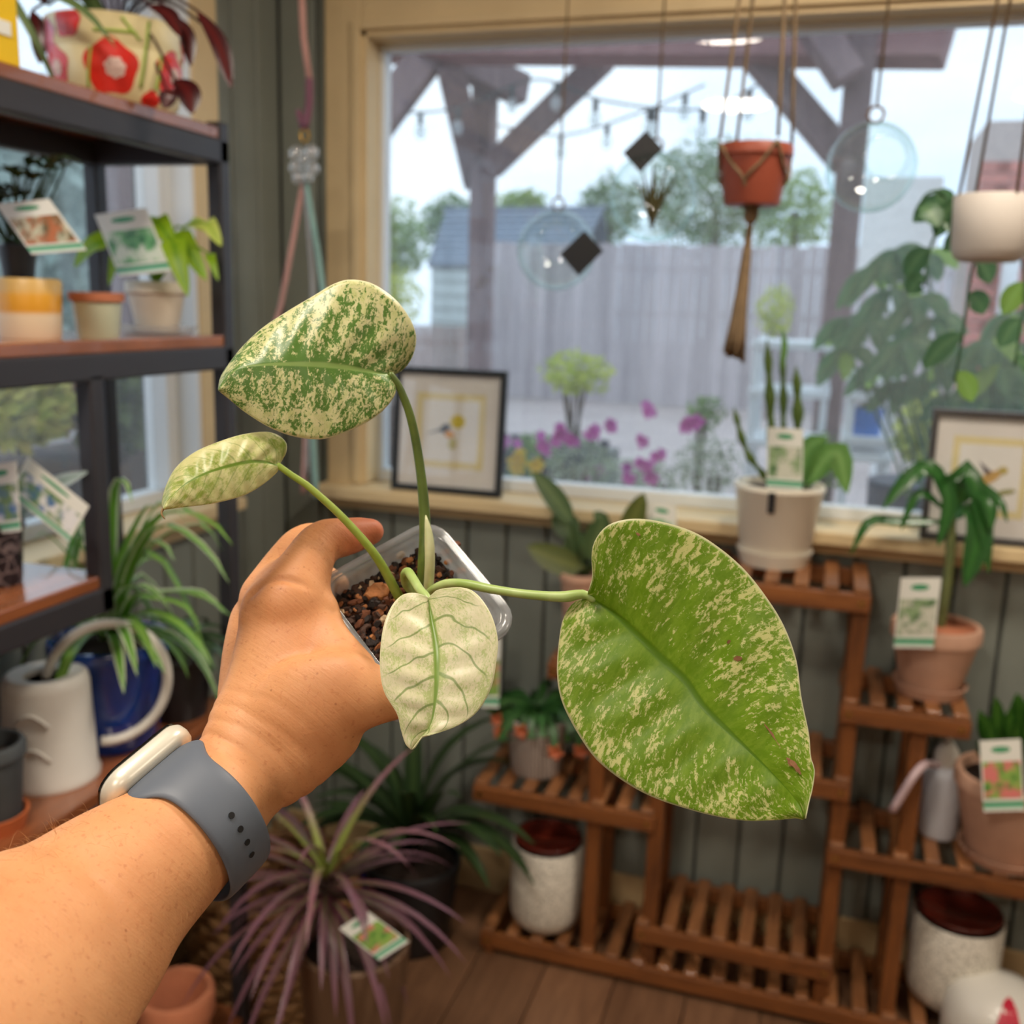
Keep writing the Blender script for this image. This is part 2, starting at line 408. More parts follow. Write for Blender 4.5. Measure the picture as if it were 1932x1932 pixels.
beam('rafter', (655, 310, 5.2), (845, 55, 5.6), 62); beam('rafter', (812, 88, 5.6), (988, 172, 6.1), 58)
beam('brace', (925, 318, 5.95), (1140, 110, 5.6), 42); beam('brace', (897, 345, 6.1), (848, 120, 5.5), 46)
beam('brace', (1596, 305, 4.9), (1418, 96, 5.05), 54); beam('brace', (1602, 150, 4.65), (1530, 40, 4.7), 60)
# festoon lights strung under the pergola
M_wire = mat('dark_wire', (70, 78, 80), .6); M_bulb = thin_glass('bulb_glass', (.9, .93, .92), .25, .1)
def festoon(pts, n, label):
    ps = crom([atY(*p) for p in pts], 40)
    st = thing('string_lights', label, 'string lights', tuple(ps[0]), 'festoon strings under the pergola')
    obj('cable', MB().tube(ps, .006, 5), M_wire, st, smooth=True)
    for k in range(n):
        p = ps[int((k+.5)*39/n)]
        obj('socket', MB().tube([p, p-V((0, 0, .06))], .016, 8), M_wire, st, smooth=True)
        obj('bulb', MB().sphere(p-V((0, 0, .1)), .03, 10, (1, 1, 1.4)), M_bulb, st, smooth=True)
festoon([(700, 215, 5.6), (860, 205, 5.4), (1010, 150, 5.4), (1140, 190, 5.3), (1330, 205, 5.2), (1480, 130, 5)], 9, 'upper festoon light string drooping across the pergola opening')
festoon([(930, 235, 6.2), (1060, 255, 6.2), (1200, 215, 6.0), (1330, 160, 5.6)], 5, 'lower festoon light string right of the forked pergola post')

FY = atZ(1250, 768, GZ).y
fz = atY(1250, 462, FY).z
fx0, fx1 = atY(922, 500, FY).x, atY(2010, 500, FY).x
fence = thing('fence', 'tall weathered grey board fence closing off the yard', 'fence', ((fx0+fx1)/2, FY, GZ))
M_fence = wood('fence_wood', (158, 150, 153), (204, 195, 198), .9, 'z', 2.5, rnd=.3)
bw = .145; r = random.Random(5); me = None; x = fx0
bm_ = MB().box((-bw/2+.004, -.011, 0), (bw/2-.004, .011, 1)); base_me = None
while x < fx1:
    if base_me is None:
        o = obj('board', bm_, M_fence, fence, local=True); base_me = o.data
    else: o = link_mesh('board', base_me, (0, 0, 0), fence)
    o.location = (x-fence.location.x, r.uniform(-.006, .006), .03); o.scale = (1, 1, fz-GZ-.03+r.uniform(-.02, .02))
    x += bw
for z in (.4, 1.3, fz-.35): obj('rail', MB().box((fx0, FY+.012, z-.04), (fx1, FY+.05, z+.04)), M_fence, fence)

lx0, lx1 = atY(630, 640, FY-1.5).x, atY(925, 640, FY-1.5).x; lzt = atY(760, 612, FY-1.5).z
lf_ = thing('picket_fence', 'low brown picket fence left of the tall fence', 'fence', ((lx0+lx1)/2, FY-1.5, GZ))
M_pick = wood('picket_wood', (132, 112, 108), (176, 156, 150), .9, 'z', 2.5, rnd=.3); x = lx0; pme = None
while x < lx1:
    if pme is None: o = obj('picket', MB().box((-.045, -.01, 0), (.045, .01, 1)), M_pick, lf_, local=True); pme = o.data
    else: o = link_mesh('picket', pme, (0, 0, 0), lf_)
    o.location = (x-lf_.location.x, 0, .03); o.scale = (1, 1, lzt-GZ-.03); x += .115
for z in (.25, lzt-.25): obj('rail', MB().box((lx0, FY-1.49, z-.03), (lx1, FY-1.46, z+.03)), M_pick, lf_)

# leafy masses
def leaf_cloud(c, rad, n, size, r, flat=.8):
    mb = MB()
    for _ in range(n):
        while True:
            q = V((r.uniform(-1, 1), r.uniform(-1, 1), r.uniform(-1, 1)))
            if .35 < q.length < 1: break
        lump = .82+.35*mnoise.noise(q*2.3+V(c))
        p = V(c)+V((q.x*rad[0], q.y*rad[1], q.z*rad[2]))*lump
        d = V((r.gauss(0, 1), r.gauss(0, 1), r.gauss(0, .7))).normalized(); s = size*r.uniform(.6, 1.3)
        e = d.orthogonal().normalized(); e2 = d.cross(e)
        mb.add([p-d*s, p+e*s*.45, p+d*s, p-e*s*.45+e2*s*.1], [(0, 1, 2, 3)])
    return mb
def leafmat(name, c1, c2, trans=.3, rough=.5, scale=3):
    if name in MATS: return MATS[name]
    m, t, b = new_mat(name); out = t.n.get('Material Output')
    f = t.noise(t.obj(), scale, 3, .6); g = t.add('ShaderNodeNewGeometry').outputs['Random Per Island']
    f2 = t.math('ADD', t.math('MULTIPLY', f, .6), t.math('MULTIPLY', g, .4))
    c = t.ramp(f2, [(.3, lin(*c1)), (.7, lin(*c2))])
    t.put(b.inputs['Base Color'], c); b.inputs['Roughness'].default_value = rough
    tr = t.add('ShaderNodeBsdfTranslucent'); t.put(tr.inputs[0], c)
    t.put(out.inputs[0], t.add('ShaderNodeMixShader', trans, b, tr)); MATS[name] = m; return m
M_tree = leafmat('tree_leaves', (92, 122, 84), (150, 176, 128)); M_tree2 = leafmat('tree_leaves_light', (120, 150, 84), (172, 196, 122))
M_bark = mat('tree_bark', (92, 80, 72), .9, .2, 20, bump=.3)
def tree(px, py, Y, rx, ry, n, m, label):
    c = atY(px, py, Y); k = px2m(1, c); r = random.Random(int(px*7+py))
    t_ = thing('tree', label, 'tree', (c.x, Y, GZ), 'trees beyond the fence')
    obj('foliage', leaf_cloud(c, (rx*k, rx*k*.7, ry*k), n, 7*k, r), m, t_, kind='stuff')
    obj('trunk', MB().tube([(c.x, Y, GZ), (c.x+.1, Y, c.z*.5), (c.x, Y, c.z)], [.16, .12, .06], 8), M_bark, t_, smooth=True)
tree(735, 462, FY+1.5, 85, 95, 1900, M_tree2, 'light green tree above the fence at the left window edge')
tree(845, 425, FY+6.5, 70, 70, 1100, M_tree, 'grey-green tree just left of the forked pergola post')
tree(985, 395, FY+7, 62, 46, 800, M_tree2, 'small yellow-green tree just right of the forked pergola post')
tree(1150, 395, FY+8, 75, 75, 1100, M_tree, 'tree behind the upper hanging glass globe')
tree(1350, 375, FY+2.5, 165, 135, 4200, M_tree, 'largest round tree behind the red hanging pot')
tree(1500, 400, FY+6, 90, 95, 1500, M_tree2, 'green tree between red pot and right pergola post')

# shed
sh = thing('shed', 'pale garden shed with grey shingled roof left of the fence', 'shed', (atY(900, 500, FY+2).x, FY+2, GZ))
ys, yr = FY+.9, FY+2.3
e0, e1 = atY(806, 502, ys), atY(1085, 500, ys); r0, r1 = atY(842, 396, yr), atY(1140, 394, yr)
M_shw = mat('shed_siding', (205, 214, 212), .8, .05, 4)
zt = e0.z
for i in range(9):
    z0 = GZ+(zt-GZ)*i/9; z1 = GZ+(zt-GZ)*(i+1)/9
    obj('siding_board', MB().add([(e0.x+.05, ys+.05, z0), (e1.x, ys+.05, z0), (e1.x, ys+.085, z1), (e0.x+.05, ys+.085, z1), (e0.x+.05, yr+1, z0), (e1.x, yr+1, z0), (e1.x, yr+1, z1), (e0.x+.05, yr+1, z1)],
        [(0, 1, 2, 3), (1, 5, 6, 2), (5, 4, 7, 6), (4, 0, 3, 7), (3, 2, 6, 7), (0, 4, 5, 1)]), M_shw, sh)
M_roof = mat('grey_shingles', (128, 138, 152), .9, .2, 12, bump=.2, rnd=.15)
for i in range(9):
    a, b = i/9, (i+1.12)/9
    p = [e0.lerp(r0, a), e1.lerp(r1, a), e1.lerp(r1, b), e0.lerp(r0, b)]
    up_ = V((0, -.3, 1)).normalized()*.02
    vs = [p[0]+up_*1.8, p[1]+up_*1.8, p[2]+up_*.4, p[3]+up_*.4]+[q-up_ for q in p]
    obj('shingle_course', MB().add(vs, [(0, 1, 2, 3), (4, 7, 6, 5), (0, 4, 5, 1), (1, 5, 6, 2), (2, 6, 7, 3), (3, 7, 4, 0)]), M_roof, sh)
obj('ridge', MB().bar(r0+V((-.05, 0, .02)), r1+V((.05, 0, .02)), .12, .05), M_roof, sh)
rb0, rb1 = V((e0.x, 2*r0.y-e0.y, e0.z)), V((e1.x, 2*r1.y-e1.y, e1.z))
obj('rear_slope', MB().add([r0, r1, rb1, rb0, r0-V((0, 0, .06)), r1-V((0, 0, .06)), rb1-V((0, 0, .06)), rb0-V((0, 0, .06))], [(0, 1, 2, 3), (4, 7, 6, 5), (0, 4, 5, 1), (2, 6, 7, 3), (1, 5, 6, 2), (3, 7, 4, 0)]), M_roof, sh)

# brick house end at the right
BY = 9.5
b0 = atY(1818, 600, BY).x; b1 = atY(1990, 600, BY).x; bz = atY(1850, 300, BY).z
bk = thing('brick_wall', 'pink-red brick house wall behind the hanging white pot', 'wall', ((b0+b1)/2, BY, GZ))
M_brick = mat('pink_brick', (196, 128, 118), .9, .12, 15, rnd=.25)
obj('mortar', MB().box((b0+.01, BY+.012, GZ), (b1, BY+1.2, bz+.3)), mat('mortar_grey', (190, 176, 170), .9), bk)
bl, bh = .23, .092; nr = int((bz-GZ)/bh); bme = None
for i in range(nr):
    x = b0-(bl/2 if i % 2 else 0)
    while x < b1-.05:
        if x >= b0-.12:
            if bme is None:
                o = obj('brick', MB().box((.005, 0, .005), (bl-.005, .1, bh-.005)), M_brick, bk, local=True); bme = o.data
            else: o = link_mesh('brick', bme, (0, 0, 0), bk)
            o.location = (max(x, b0)-bk.location.x, -.004*(i % 3), GZ+i*bh-bk.location.z)
        x += bl
o = obj('downspout', MB().tube([atY(1925, 380, BY-.12), atY(1905, 520, BY-.12), atY(1893, 620, BY-.12), atY(1880, 720, BY-.12)], .07, 8), M_sash, smooth=True)
tag(o, 'white downspout running down in front of the brick wall', 'downspout')
o = obj('roof_slab', MB().bar(atY(1625, 425, 10), atY(1770, 425, 10), .25, .8), mat('pale_roof', (225, 225, 222), .7)); tag(o, 'flat pale awning roof seen just right of the right pergola post', 'awning')
obj('awning_post', MB().tube([atY(1700, 430, 10), (atY(1700, 430, 10).x, 10, GZ)], .05, 8), M_sash, o)

# potted and bedded plants outside
def bush(px, py, Y, rx, ry, n, m, label, cat='bush', leaf=6, blossoms=None, group=None, name='bush', base=GZ):
    c = atY(px, py, Y); k = px2m(1, c); r = random.Random(int(px*3+py*5))
    t_ = thing(name, label, cat, (c.x, Y, base), group)
    obj('foliage', leaf_cloud(c, (rx*k, rx*k*.8, ry*k), n, leaf*k, r), m, t_, kind='stuff')
    mb = MB()
    for j in range(5):
        mb.tube([(c.x+r.uniform(-.03, .03), Y, base), c+V((r.uniform(-rx, rx)*k*.4, 0, -ry*k*.2))], [.012, .006], 5)
    obj('stems', mb, M_bark, t_)
    if blossoms:
        nb, bm2, bs, spots = blossoms
        for j in range(nb):
            if spots: sx, sy_ = spots[j % len(spots)]; p = atY(sx+r.uniform(-10, 10), sy_+r.uniform(-8, 8), Y-rx*k*.5)
            else:
                a = r.uniform(0, 6.28); p = c+V((math.cos(a)*rx*k*r.uniform(.2, .95), -rx*k*.7, r.uniform(.0, .95)*ry*k))
            b = MB()
            for q in range(5):
                an = q*1.2566+r.random(); d = V((math.cos(an), -.35, math.sin(an)))*bs*k
                e = d.cross(V((0, 1, 0))).normalized()*bs*k*.45
                b.add([p, p+d*.6+e, p+d, p+d*.6-e], [(0, 1, 2, 3)])
            obj('blossom', b, bm2, t_)
    return t_, c, k
M_lime = leafmat('lime_leaves', (160, 176, 70), (214, 220, 110), .35, scale=6)
M_sage = leafmat('sage_leaves', (120, 138, 112), (190, 202, 180), .25, scale=6)
M_green = leafmat('garden_green', (80, 120, 60), (140, 172, 90), .3, scale=6)
M_pinkb = mat('magenta_petals', (205, 92, 190), .6, .15, trans=.3); M_yelb = mat('yellow_petals', (240, 205, 50), .6, .1, trans=.3)
M_redb = mat('red_petals', (205, 70, 55), .6, .1, trans=.3)
M_dark = mat('dark_planter', (74, 76, 88), .6, .1)
c = atY(1062, 790, 4.6); k = px2m(1, c)
pl = thing('planter', 'dark slatted planter box in the yard left of centre', 'planter', (c.x, 4.6, GZ))
obj('trough', MB().box((c.x-.24, 4.45, .25), (c.x+.24, 4.8, .72)), M_dark, pl, bevel=.01)
for j in range(9):
    xx = c.x-.24+j*.06; obj('slat', MB().box((xx-.02, 4.42, GZ), (xx+.02, 4.45, .8)), M_dark, pl)
bush(1085, 705, 4.65, 80, 52, 420, M_lime, 'lime-yellow bush growing in the dark slatted planter', leaf=9, base=.7)
bush(1462, 590, FY-.9, 45, 60, 420, M_lime, 'yellow-green shrub in front of the fence right of the macrame tassel', leaf=6)
bush(738, 560, 6.8, 72, 72, 700, M_lime, 'light green shrub outside near the left window edge', leaf=6)
bush(1330, 780, 4.4, 42, 42, 260, M_green, 'small round green shrub in the yard before the fence', leaf=7)
pk = [(1050, 826), (1065, 815), (1085, 830), (1118, 815), (1030, 838), (1155, 800)]
bush(1090, 870, 2.9, 95, 62, 900, M_sage, 'grey-green bedding plant with magenta blossoms below the slatted planter', 'flower', 5, (16, M_pinkb, 13, pk), 'flowers under the big window', 'flowering_plant')
bush(1235, 905, 2.7, 62, 45, 520, M_sage, 'low bedding plant with magenta blossoms in the middle of the window', 'flower', 5, (12, M_pinkb, 13, [(1215, 880), (1225, 900), (1190, 895), (1205, 835), (1238, 860)]), 'flowers under the big window', 'flowering_plant')
bush(1335, 880, 3.0, 75, 80, 900, M_sage, 'silvery bedding plant with magenta blossoms left of the cream cactus pot', 'flower', 5, (8, M_pinkb, 14, [(1295, 800), (1308, 795), (1225, 775)]), 'flowers under the big window', 'flowering_plant')
bush(1160, 900, 3.3, 80, 50, 700, M_sage, 'silvery bedding plant between the two pink-flowered ones', 'flower', 5, (5, M_pinkb, 11, None), 'flowers under the big window', 'flowering_plant')
bush(1010, 850, 3.6, 60, 45, 500, M_green, 'leafy bedding plant behind the yellow blossoms', 'flower', 5, (6, M_pinkb, 11, None), 'flowers under the big window', 'flowering_plant')
bush(985, 895, 2.75, 42, 42, 240, M_green, 'small bedding plant with yellow blossoms beside the black picture frame', 'flower', 6, (7, M_yelb, 15, [(985, 865), (1010, 872), (978, 880)]), 'flowers under the big window', 'flowering_plant')
bush(1545, 880, 2.9, 55, 75, 420, M_green, 'leafy plant outside the window right of the cactus pot', 'plant', 10, name='garden_plant')
# wire racks of the garden yard
def rack(px0, px1, pys, Y, label):
    a, b = atY(px0, 700, Y), atY(px1, 700, Y); t_ = thing('garden_rack', label, 'rack', ((a.x+b.x)/2, Y, GZ), 'white metal racks in the yard')
    for xx in (a.x, b.x):
        for yy in (Y, Y+.35): obj('post', MB().tube([(xx, yy, GZ), (xx, yy, atY(px0, pys[0], Y).z+.03)], .015, 6), M_sash, t_)
    for py in pys:
        z = atY((px0+px1)/2, py, Y).z
        obj('shelf', MB().box((a.x-.02, Y-.02, z-.018), (b.x+.02, Y+.37, z+.012)), M_sash, t_, bevel=.004)
rack(1425, 1560, (650, 742, 838), 4.2, 'white metal plant rack seen behind the cactus stems')
rack(1612, 1690, (720, 748, 830, 864), 3.9, 'white metal plant rack right of the right pergola post')
p = atY(1632, 822, 3.95); k = px2m(1, p)
t_ = thing('garden_pot', 'bright blue pot with a small green plant on the outdoor rack', 'pot', tuple(p))
obj('pot', MB().lathe([(.001, 0), (.05, 0), (.058, .1), (.062, .105), (.05, .1), (.045, .08), (.001, .08)], p, 20), mat('bright_blue', (58, 128, 214), .4), t_, smooth=True, auto=.7)
obj('foliage', leaf_cloud(p+V((0, 0, .14)), (.06, .05, .06), 90, .02, random.Random(2)), M_green, t_, kind='stuff')
p = atY(1738, 850, 3.4); 
t_ = thing('garden_plant', 'round yellow variegated plant in a pot beside the right picture frame', 'plant', (p.x, p.y, GZ))
obj('foliage', leaf_cloud(p+V((0, 0, .06)), (.09, .09, .14), 260, .03, random.Random(4)), M_lime, t_, kind='stuff')
obj('pot', MB().lathe([(.001, GZ), (.12, GZ), (.15, p.z-.1), (.13, p.z-.1), (.001, p.z-.14)], (p.x, p.y, 0), 20), M_dark, t_, smooth=True, auto=.7)
# outside the left window: planter bench with crotons, trees, a post
M_brownp = mat('dark_brown_planter', (78, 58, 50), .7, .15)
for j, (yy, lb) in enumerate(((1.55, 'dark brown planter trough outside the left window, nearest the shelf'), (2.9, 'dark brown planter trough outside the left window, far one'))):
    o = obj('planter', MB().box((-2.05, yy, GZ), (-1.72, yy+1.2, .97)), M_brownp, bevel=.01); tag(o, lb, 'planter', 'troughs outside the left window')
M_crot = leafmat('croton_leaves', (190, 200, 90), (252, 240, 140), .5, scale=9); M_crot2 = leafmat('croton_red', (206, 96, 72), (246, 206, 136), .45, scale=9)
M_dkg = leafmat('dark_foliage', (66, 88, 48), (120, 140, 66), .3, scale=8)
r = random.Random(9)
for j, (yy, xx, z, m, lb) in enumerate(((1.93, -1.83, .98, M_crot, 'yellow-green croton seen at the left image edge through the left window'), (2.08, -1.92, 1.0, M_crot2, 'red-leaved croton seen left of the shelf post through the left window'), (2.2, -1.78, .95, M_dkg, 'dark leafy plant behind the shelf post outside the left window'),
        (2.36, -1.9, 1.0, M_crot, 'yellow croton seen just right of the shelf post outside'), (2.5, -1.8, .96, M_crot2, 'red-leaved croton nearest the white sash of the left window'), (2.68, -1.92, .98, M_dkg, 'dark green plant at the far end of the window troughs'))):
    t_ = thing('croton', lb, 'plant', (xx, yy, .97), 'crotons in the troughs')
    obj('foliage', leaf_cloud((xx, yy, z+.16), (.15, .12, .14), 420, .04, random.Random(j)), m, t_, kind='stuff')
    obj('stem', MB().tube([(xx, yy, 1.0), (xx, yy, z+.16)], .012, 6), M_bark, t_)
def ltree(x, y, z, rad, m, lb):
    t_ = thing('tree', lb, 'tree', (x, y, GZ), 'trees outside the left window')
    obj('foliage', leaf_cloud((x, y, z), (rad, rad, rad*.9), 2600, .14, random.Random(int(y*10))), m, t_, kind='stuff')
    obj('trunk', MB().tube([(x, y, GZ), (x, y, z)], [.14, .06], 8), M_bark, t_, smooth=True)
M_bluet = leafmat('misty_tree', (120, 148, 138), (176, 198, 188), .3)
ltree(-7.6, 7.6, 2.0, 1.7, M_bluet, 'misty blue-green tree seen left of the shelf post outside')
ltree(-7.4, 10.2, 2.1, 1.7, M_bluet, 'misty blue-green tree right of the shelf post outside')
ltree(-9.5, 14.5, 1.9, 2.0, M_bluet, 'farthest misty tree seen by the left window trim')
o = obj('porch_post', MB().box((-3.06, 3.78, GZ), (-2.94, 3.9, 2.9)), M_timber, bevel=.006); tag(o, 'purple-brown porch post outside the left window', 'post')

# ------------------------------------------------------------------ black metal shelf with wood boards
M_metal = mat('black_metal', (52, 50, 54), .45, .06, 10, spec=.4)
M_board = wood('shelf_board', (112, 62, 36), (172, 104, 64), .25, 'y', 5, coat=.6, rnd=.1)
SX0, SX1, SYF, SYN = -1.15, -.90, 1.402, .15
LOWY = 1.096
su = thing('shelf_unit', 'black metal shelving unit with brown wood boards and staggered tiers by the left window', 'shelf', ((SX0+SX1)/2, (SYF+SYN)/2, 0))
def pbox(n, a, b, bev=.003, m=None): return obj(n, MB().box(a, b), m or M_metal, su, bevel=bev)
P_ = .025
for xx in (SX0, SX1-P_):
    pbox('post', (xx, SYF-P_, 0), (xx+P_, SYF, 1.643)); pbox('post', (xx, SYN, 0), (xx+P_, SYN+P_, 1.643))
pbox('post', (SX1-P_, LOWY-P_, .965), (SX1, LOWY, 1.285)); pbox('post', (SX0, LOWY-P_, .72), (SX0+P_, LOWY, 1.285))
def tier(z, y1):
    obj('board', MB().box((SX0+.004, SYN+.004, z-.017), (SX1-.003, y1-.003, z)), M_board, su, bevel=.002)
    for xx in (SX0, SX1-P_): pbox('rail', (xx, SYN, z-.052), (xx+P_, y1, z-.017))
    pbox('rail', (SX0, y1-P_, z-.052), (SX1, y1, z-.017)); pbox('rail', (SX0, SYN, z-.052), (SX1, SYN+P_, z-.017))
for z, y1 in ((1.635, SYF), (1.328, SYF), (1.018, LOWY), (.718, SYF), (.12, SYF)): tier(z, y1)

# ------------------------------------------------------------------ wooden plant stand
M_stand = wood('stand_wood_x', (88, 48, 22), (154, 94, 46), .5, 'x', 7, coat=.1, rnd=.2)
M_standz = wood('stand_wood_z', (82, 45, 20), (144, 86, 40), .5, 'z', 7, coat=.1, rnd=.2)
M_standy = wood('stand_wood_y', (100, 60, 32), (170, 114, 70), .5, 'y', 7, coat=.1, rnd=.25)
YF0, YF1 = 1.862, 2.072
ps = thing('plant_stand', 'brown slatted wooden plant stand with stepped tiers below the big window', 'plant stand', (0, 1.965, 0))
M_screw = mat('screw_brass', (190, 150, 90), .35, metal=1)
OT = atY(1033, 1240, YF0)                                   # left end of the tier that carries the orchid
slat_me = {}
def stier(x0, x1, z):
    for yy in (YF0, YF1-.018): obj('rail', MB().box((x0, yy, z-.046), (x1, yy+.018, z-.011)), M_stand, ps, bevel=.003)
    n = max(2, round((x1-x0-.034)/.054)); st = (x1-x0-.034)/n
    for i in range(n+1):
        xx = x0+.017+i*st
        if 0 not in slat_me:
            o = obj('slat', MB().box((-.0135, YF0+.002-1.965, -.011), (.0135, YF1-1.965, 0)), M_standy, ps, bevel=.002, bseg=1, local=True); slat_me[0] = o
            o.location = (xx, 0, z)
        else:
            o = slat_me[0].copy(); COL.objects.link(o); o.location = (xx, 0, z)
    for xx in (x0+.012, x1-.02):
        obj('screw', MB().lathe([(.001, 0), (.006, 0), (.006, .0015), (.001, .002)], (xx+.004, YF0, z-.028), 10, ax=(0, -1, 0)), M_screw, ps)
ZT = dict(bottom=.06, mlow=.152, left=.40, right=.40, mid=.535, t2=.692, top=.905)
stier(-.62, .62, .06); stier(-.285, .108, .152); stier(-.645, -.257, .40); stier(.075, .62, .40)
stier(-.285, .105, .535); stier(.072, .297, .692); stier(-.30, .106, .905); stier(OT.x, -.13, OT.z)
for xx, zt in ((-.40, OT.z-.046), (-.272, .905-.046), (.076, .905-.046), (.199, .692-.046), (.575, .40-.046), (-.13, OT.z)):
    if xx == -.13: continue
    for yy in (YF0+.018, YF1-.048):
        obj('leg', MB().box((xx, yy, 0), (xx+.03, yy+.03, zt+.035)), M_standz, ps, bevel=.003)
for xx in (-.61, .58):
    obj('foot', MB().box((xx, YF0+.004, 0), (xx+.02, YF1-.004, .014)), M_stand, ps)

# ------------------------------------------------------------------ pots and plants: shared builders
M_terra = mat('terracotta', (190, 118, 84), .8, .12, 14, bump=.1)
M_terra2 = mat('chalky_terracotta', (202, 158, 132), .85, .14, 10, bump=.1)
M_soil = mat('potting_soil', (52, 38, 30), .95, .5, 90, bump=.8, bscale=160, bdist=.004)
M_cream = mat('cream_ceramic', (236, 227, 208), .45, .04, 6, coat=.2)
M_blue = mat('cobalt_glaze', (24, 62, 150), .18, .25, 7, coat=.6)
M_blueD = mat('navy_glaze', (36, 40, 128), .2, .2, 7, coat=.6)
M_black = mat('black_plastic', (30, 32, 36), .4, .05)
M_whitec = mat('white_ceramic', (228, 224, 214), .4, .04, 6, coat=.3)
M_card = mat('tag_card', (238, 238, 228), .5, .02); M_tgreen = mat('tag_green', (70, 160, 110), .5, .05)
M_mint = mat('tag_mint', (160, 212, 184), .5, .05)
def potprof(r0, r1, h, rim=.0, rh=.0, th=.006, z0=0):
    """tapered pot with a thick wall and, where rim > 0, a collar"""
    p = [(.001, z0), (r0*.96, z0), (r0, z0+.004)]
    if rim: p += [(r1-.001, z0+h-rh), (r1+rim, z0+h-rh+.003), (r1+rim, z0+h-.004)]
    else: p += [(r1, z0+h-.004)]
    p += [(r1+rim-.003, z0+h), (r1-th+.002, z0+h), (r1-th, z0+h-.004), (r0-th, z0+.012), (.001, z0+.01)]
    return p
def add_pot(par, c, r0, r1, h, m, rim=0, rh=0, th=.006, name='pot', n=40):
    o = obj(name, MB().lathe(potprof(r0, r1, h, rim, rh, th), c, n), m, par, smooth=True, auto=.7); return o
def add_soil(par, c, r, z, m=None):
    return obj('soil', MB().lathe([(.001, z-.01), (r, z-.01), (r, z), (r*.6, z+.006), (.001, z+.008)], c, 24), m or M_soil, par, smooth=True)
def saucer(par, c, r, h, m, name='saucer'):
    return obj(name, MB().lathe([(.001, 0), (r*.86, 0), (r, h), (r-.004, h), (r*.84, .004), (.001, .004)], c, 36), m, par, smooth=True, auto=.7)
def pic_mat(name, c1, c2, c3, scale=60):
    if name in MATS: return MATS[name]
    m, t, b = new_mat(name); v = t.obj()
    vo = t.add('ShaderNodeTexVoronoi', v, keys={'Scale': scale})
    f = t.noise(v, scale*.6, 3, .6)
    c = t.mix(t.step(f, .45, .6), t.ramp(vo.outputs['Distance'], [(.1, lin(*c1)), (.7, lin(*c2))]), lin(*c3))
    t.put(b.inputs['Base Color'], c); b.inputs['Roughness'].default_value = .4; MATS[name] = m; return m
PIC = [pic_mat('print_green', (40, 120, 60), (120, 190, 120), (225, 235, 215)), pic_mat('print_cactus', (60, 104, 60), (150, 176, 130), (214, 214, 196)),
       pic_mat('print_bloom', (70, 130, 56), (150, 186, 90), (226, 130, 124)), pic_mat('print_berry', (60, 110, 180), (120, 150, 70), (235, 235, 235)),
       pic_mat('print_orange', (90, 90, 50), (190, 110, 60), (200, 200, 170))]
def plant_tag(par, tl, tr, bl, pic, name='plant_tag', stake=None):
    """printed plant card given by three of its corners: white head with a green mark, picture, green band"""
    tl, tr, bl = V(tl), V(tr), V(bl); ex, ey = tr-tl, bl-tl; nn = ex.cross(ey).normalized()
    if nn.dot(CAM-tl) < 0: nn = -nn
    def quad(x0, x1, y0, y1, off, th=.0):
        p = [tl+ex*a+ey*b+nn*off for a, b in ((x0, y0), (x1, y0), (x1, y1), (x0, y1))]
        if not th: return MB().poly(p)
        q = [v-nn*th for v in p]
        return MB().add(p+q, [(0, 1, 2, 3), (7, 6, 5, 4), (0, 4, 5, 1), (1, 5, 6, 2), (2, 6, 7, 3), (3, 7, 4, 0)])
    t_ = obj(name, quad(0, 1, 0, 1, 0, .0008), M_card, par)
    el = [tl+ex*(.5+.24*math.cos(a*.524))+ey*(.135+.045*math.sin(a*.524))+nn*.0003 for a in range(12)]
    obj('logo_print', MB().poly(el), M_tgreen, t_)
    obj('picture_print', quad(.04, .96, .3, .82, .0003), PIC[pic], t_)
    obj('band_print', quad(0, 1, .86, .92, .0003), M_tgreen, t_); obj('band_print', quad(0, 1, .92, .96, .0003), M_mint, t_)
    if stake:
        mid = bl+ex*.5; obj('stake', MB().bar(mid-ey*.1-nn*.002, V(stake)-nn*.002, .006, .001, side=nn), M_card, t_)
    return t_
def add_leaf(par, path, wid, m, up=None, fold=.15, prof=None, name='leaf', n=None):
    return obj(name, MB().blade(crom(path, n or 10), wid, up, fold, prof=prof), m, par, smooth=True)
def leaf_uv_mat(name, edge, mid, line=.1, trans=.25, rough=.4, tip=None):
    """leaf coloured across its width (edge to midrib) by its own coordinates"""
    if name in MATS: return MATS[name]
    m, t, b = new_mat(name); out = t.n.get('Material Output')
    s = t.add('ShaderNodeSeparateXYZ', t.add('ShaderNodeTexCoord').outputs['UV'])
    va = t.math('MULTIPLY', t.math('ABSOLUTE', t.math('SUBTRACT', s.outputs[1], .5)), 2.0)
    n = t.noise(t.obj(), 60, 3); f = t.math('ADD', va, t.math('MULTIPLY', t.math('SUBTRACT', n, .5), .3))
    c = t.mix(t.step(f, line, line+.35), lin(*mid), lin(*edge))
    if tip: c = t.mix(t.step(s.outputs[0], .25, .7), c, lin(*tip))
    t.put(b.inputs['Base Color'], c); b.inputs['Roughness'].default_value = rough
    tr = t.add('ShaderNodeBsdfTranslucent'); t.put(tr.inputs[0], c)
    t.put(out.inputs[0], t.add('ShaderNodeMixShader', trans, b, tr)); MATS[name] = m; return m
strap = lambda x: min(1, x*6+.35)*(1-x**3)**.8+.02
oval = lambda x: max(.02, math.sin(math.pi*min(1, x*.97+.015))**.75)
heart = lambda x: max(.02, (min(1, x*7+.25))*(1-x)**.62*1.2 if x > .12 else min(1, x*7+.25)*1.1)
wideoval = lambda x: max(.03, math.sin(math.pi*x**.8)**.6)

# ------------------------------------------------------------------ on the bottom tier of the metal shelf
Z0 = .718
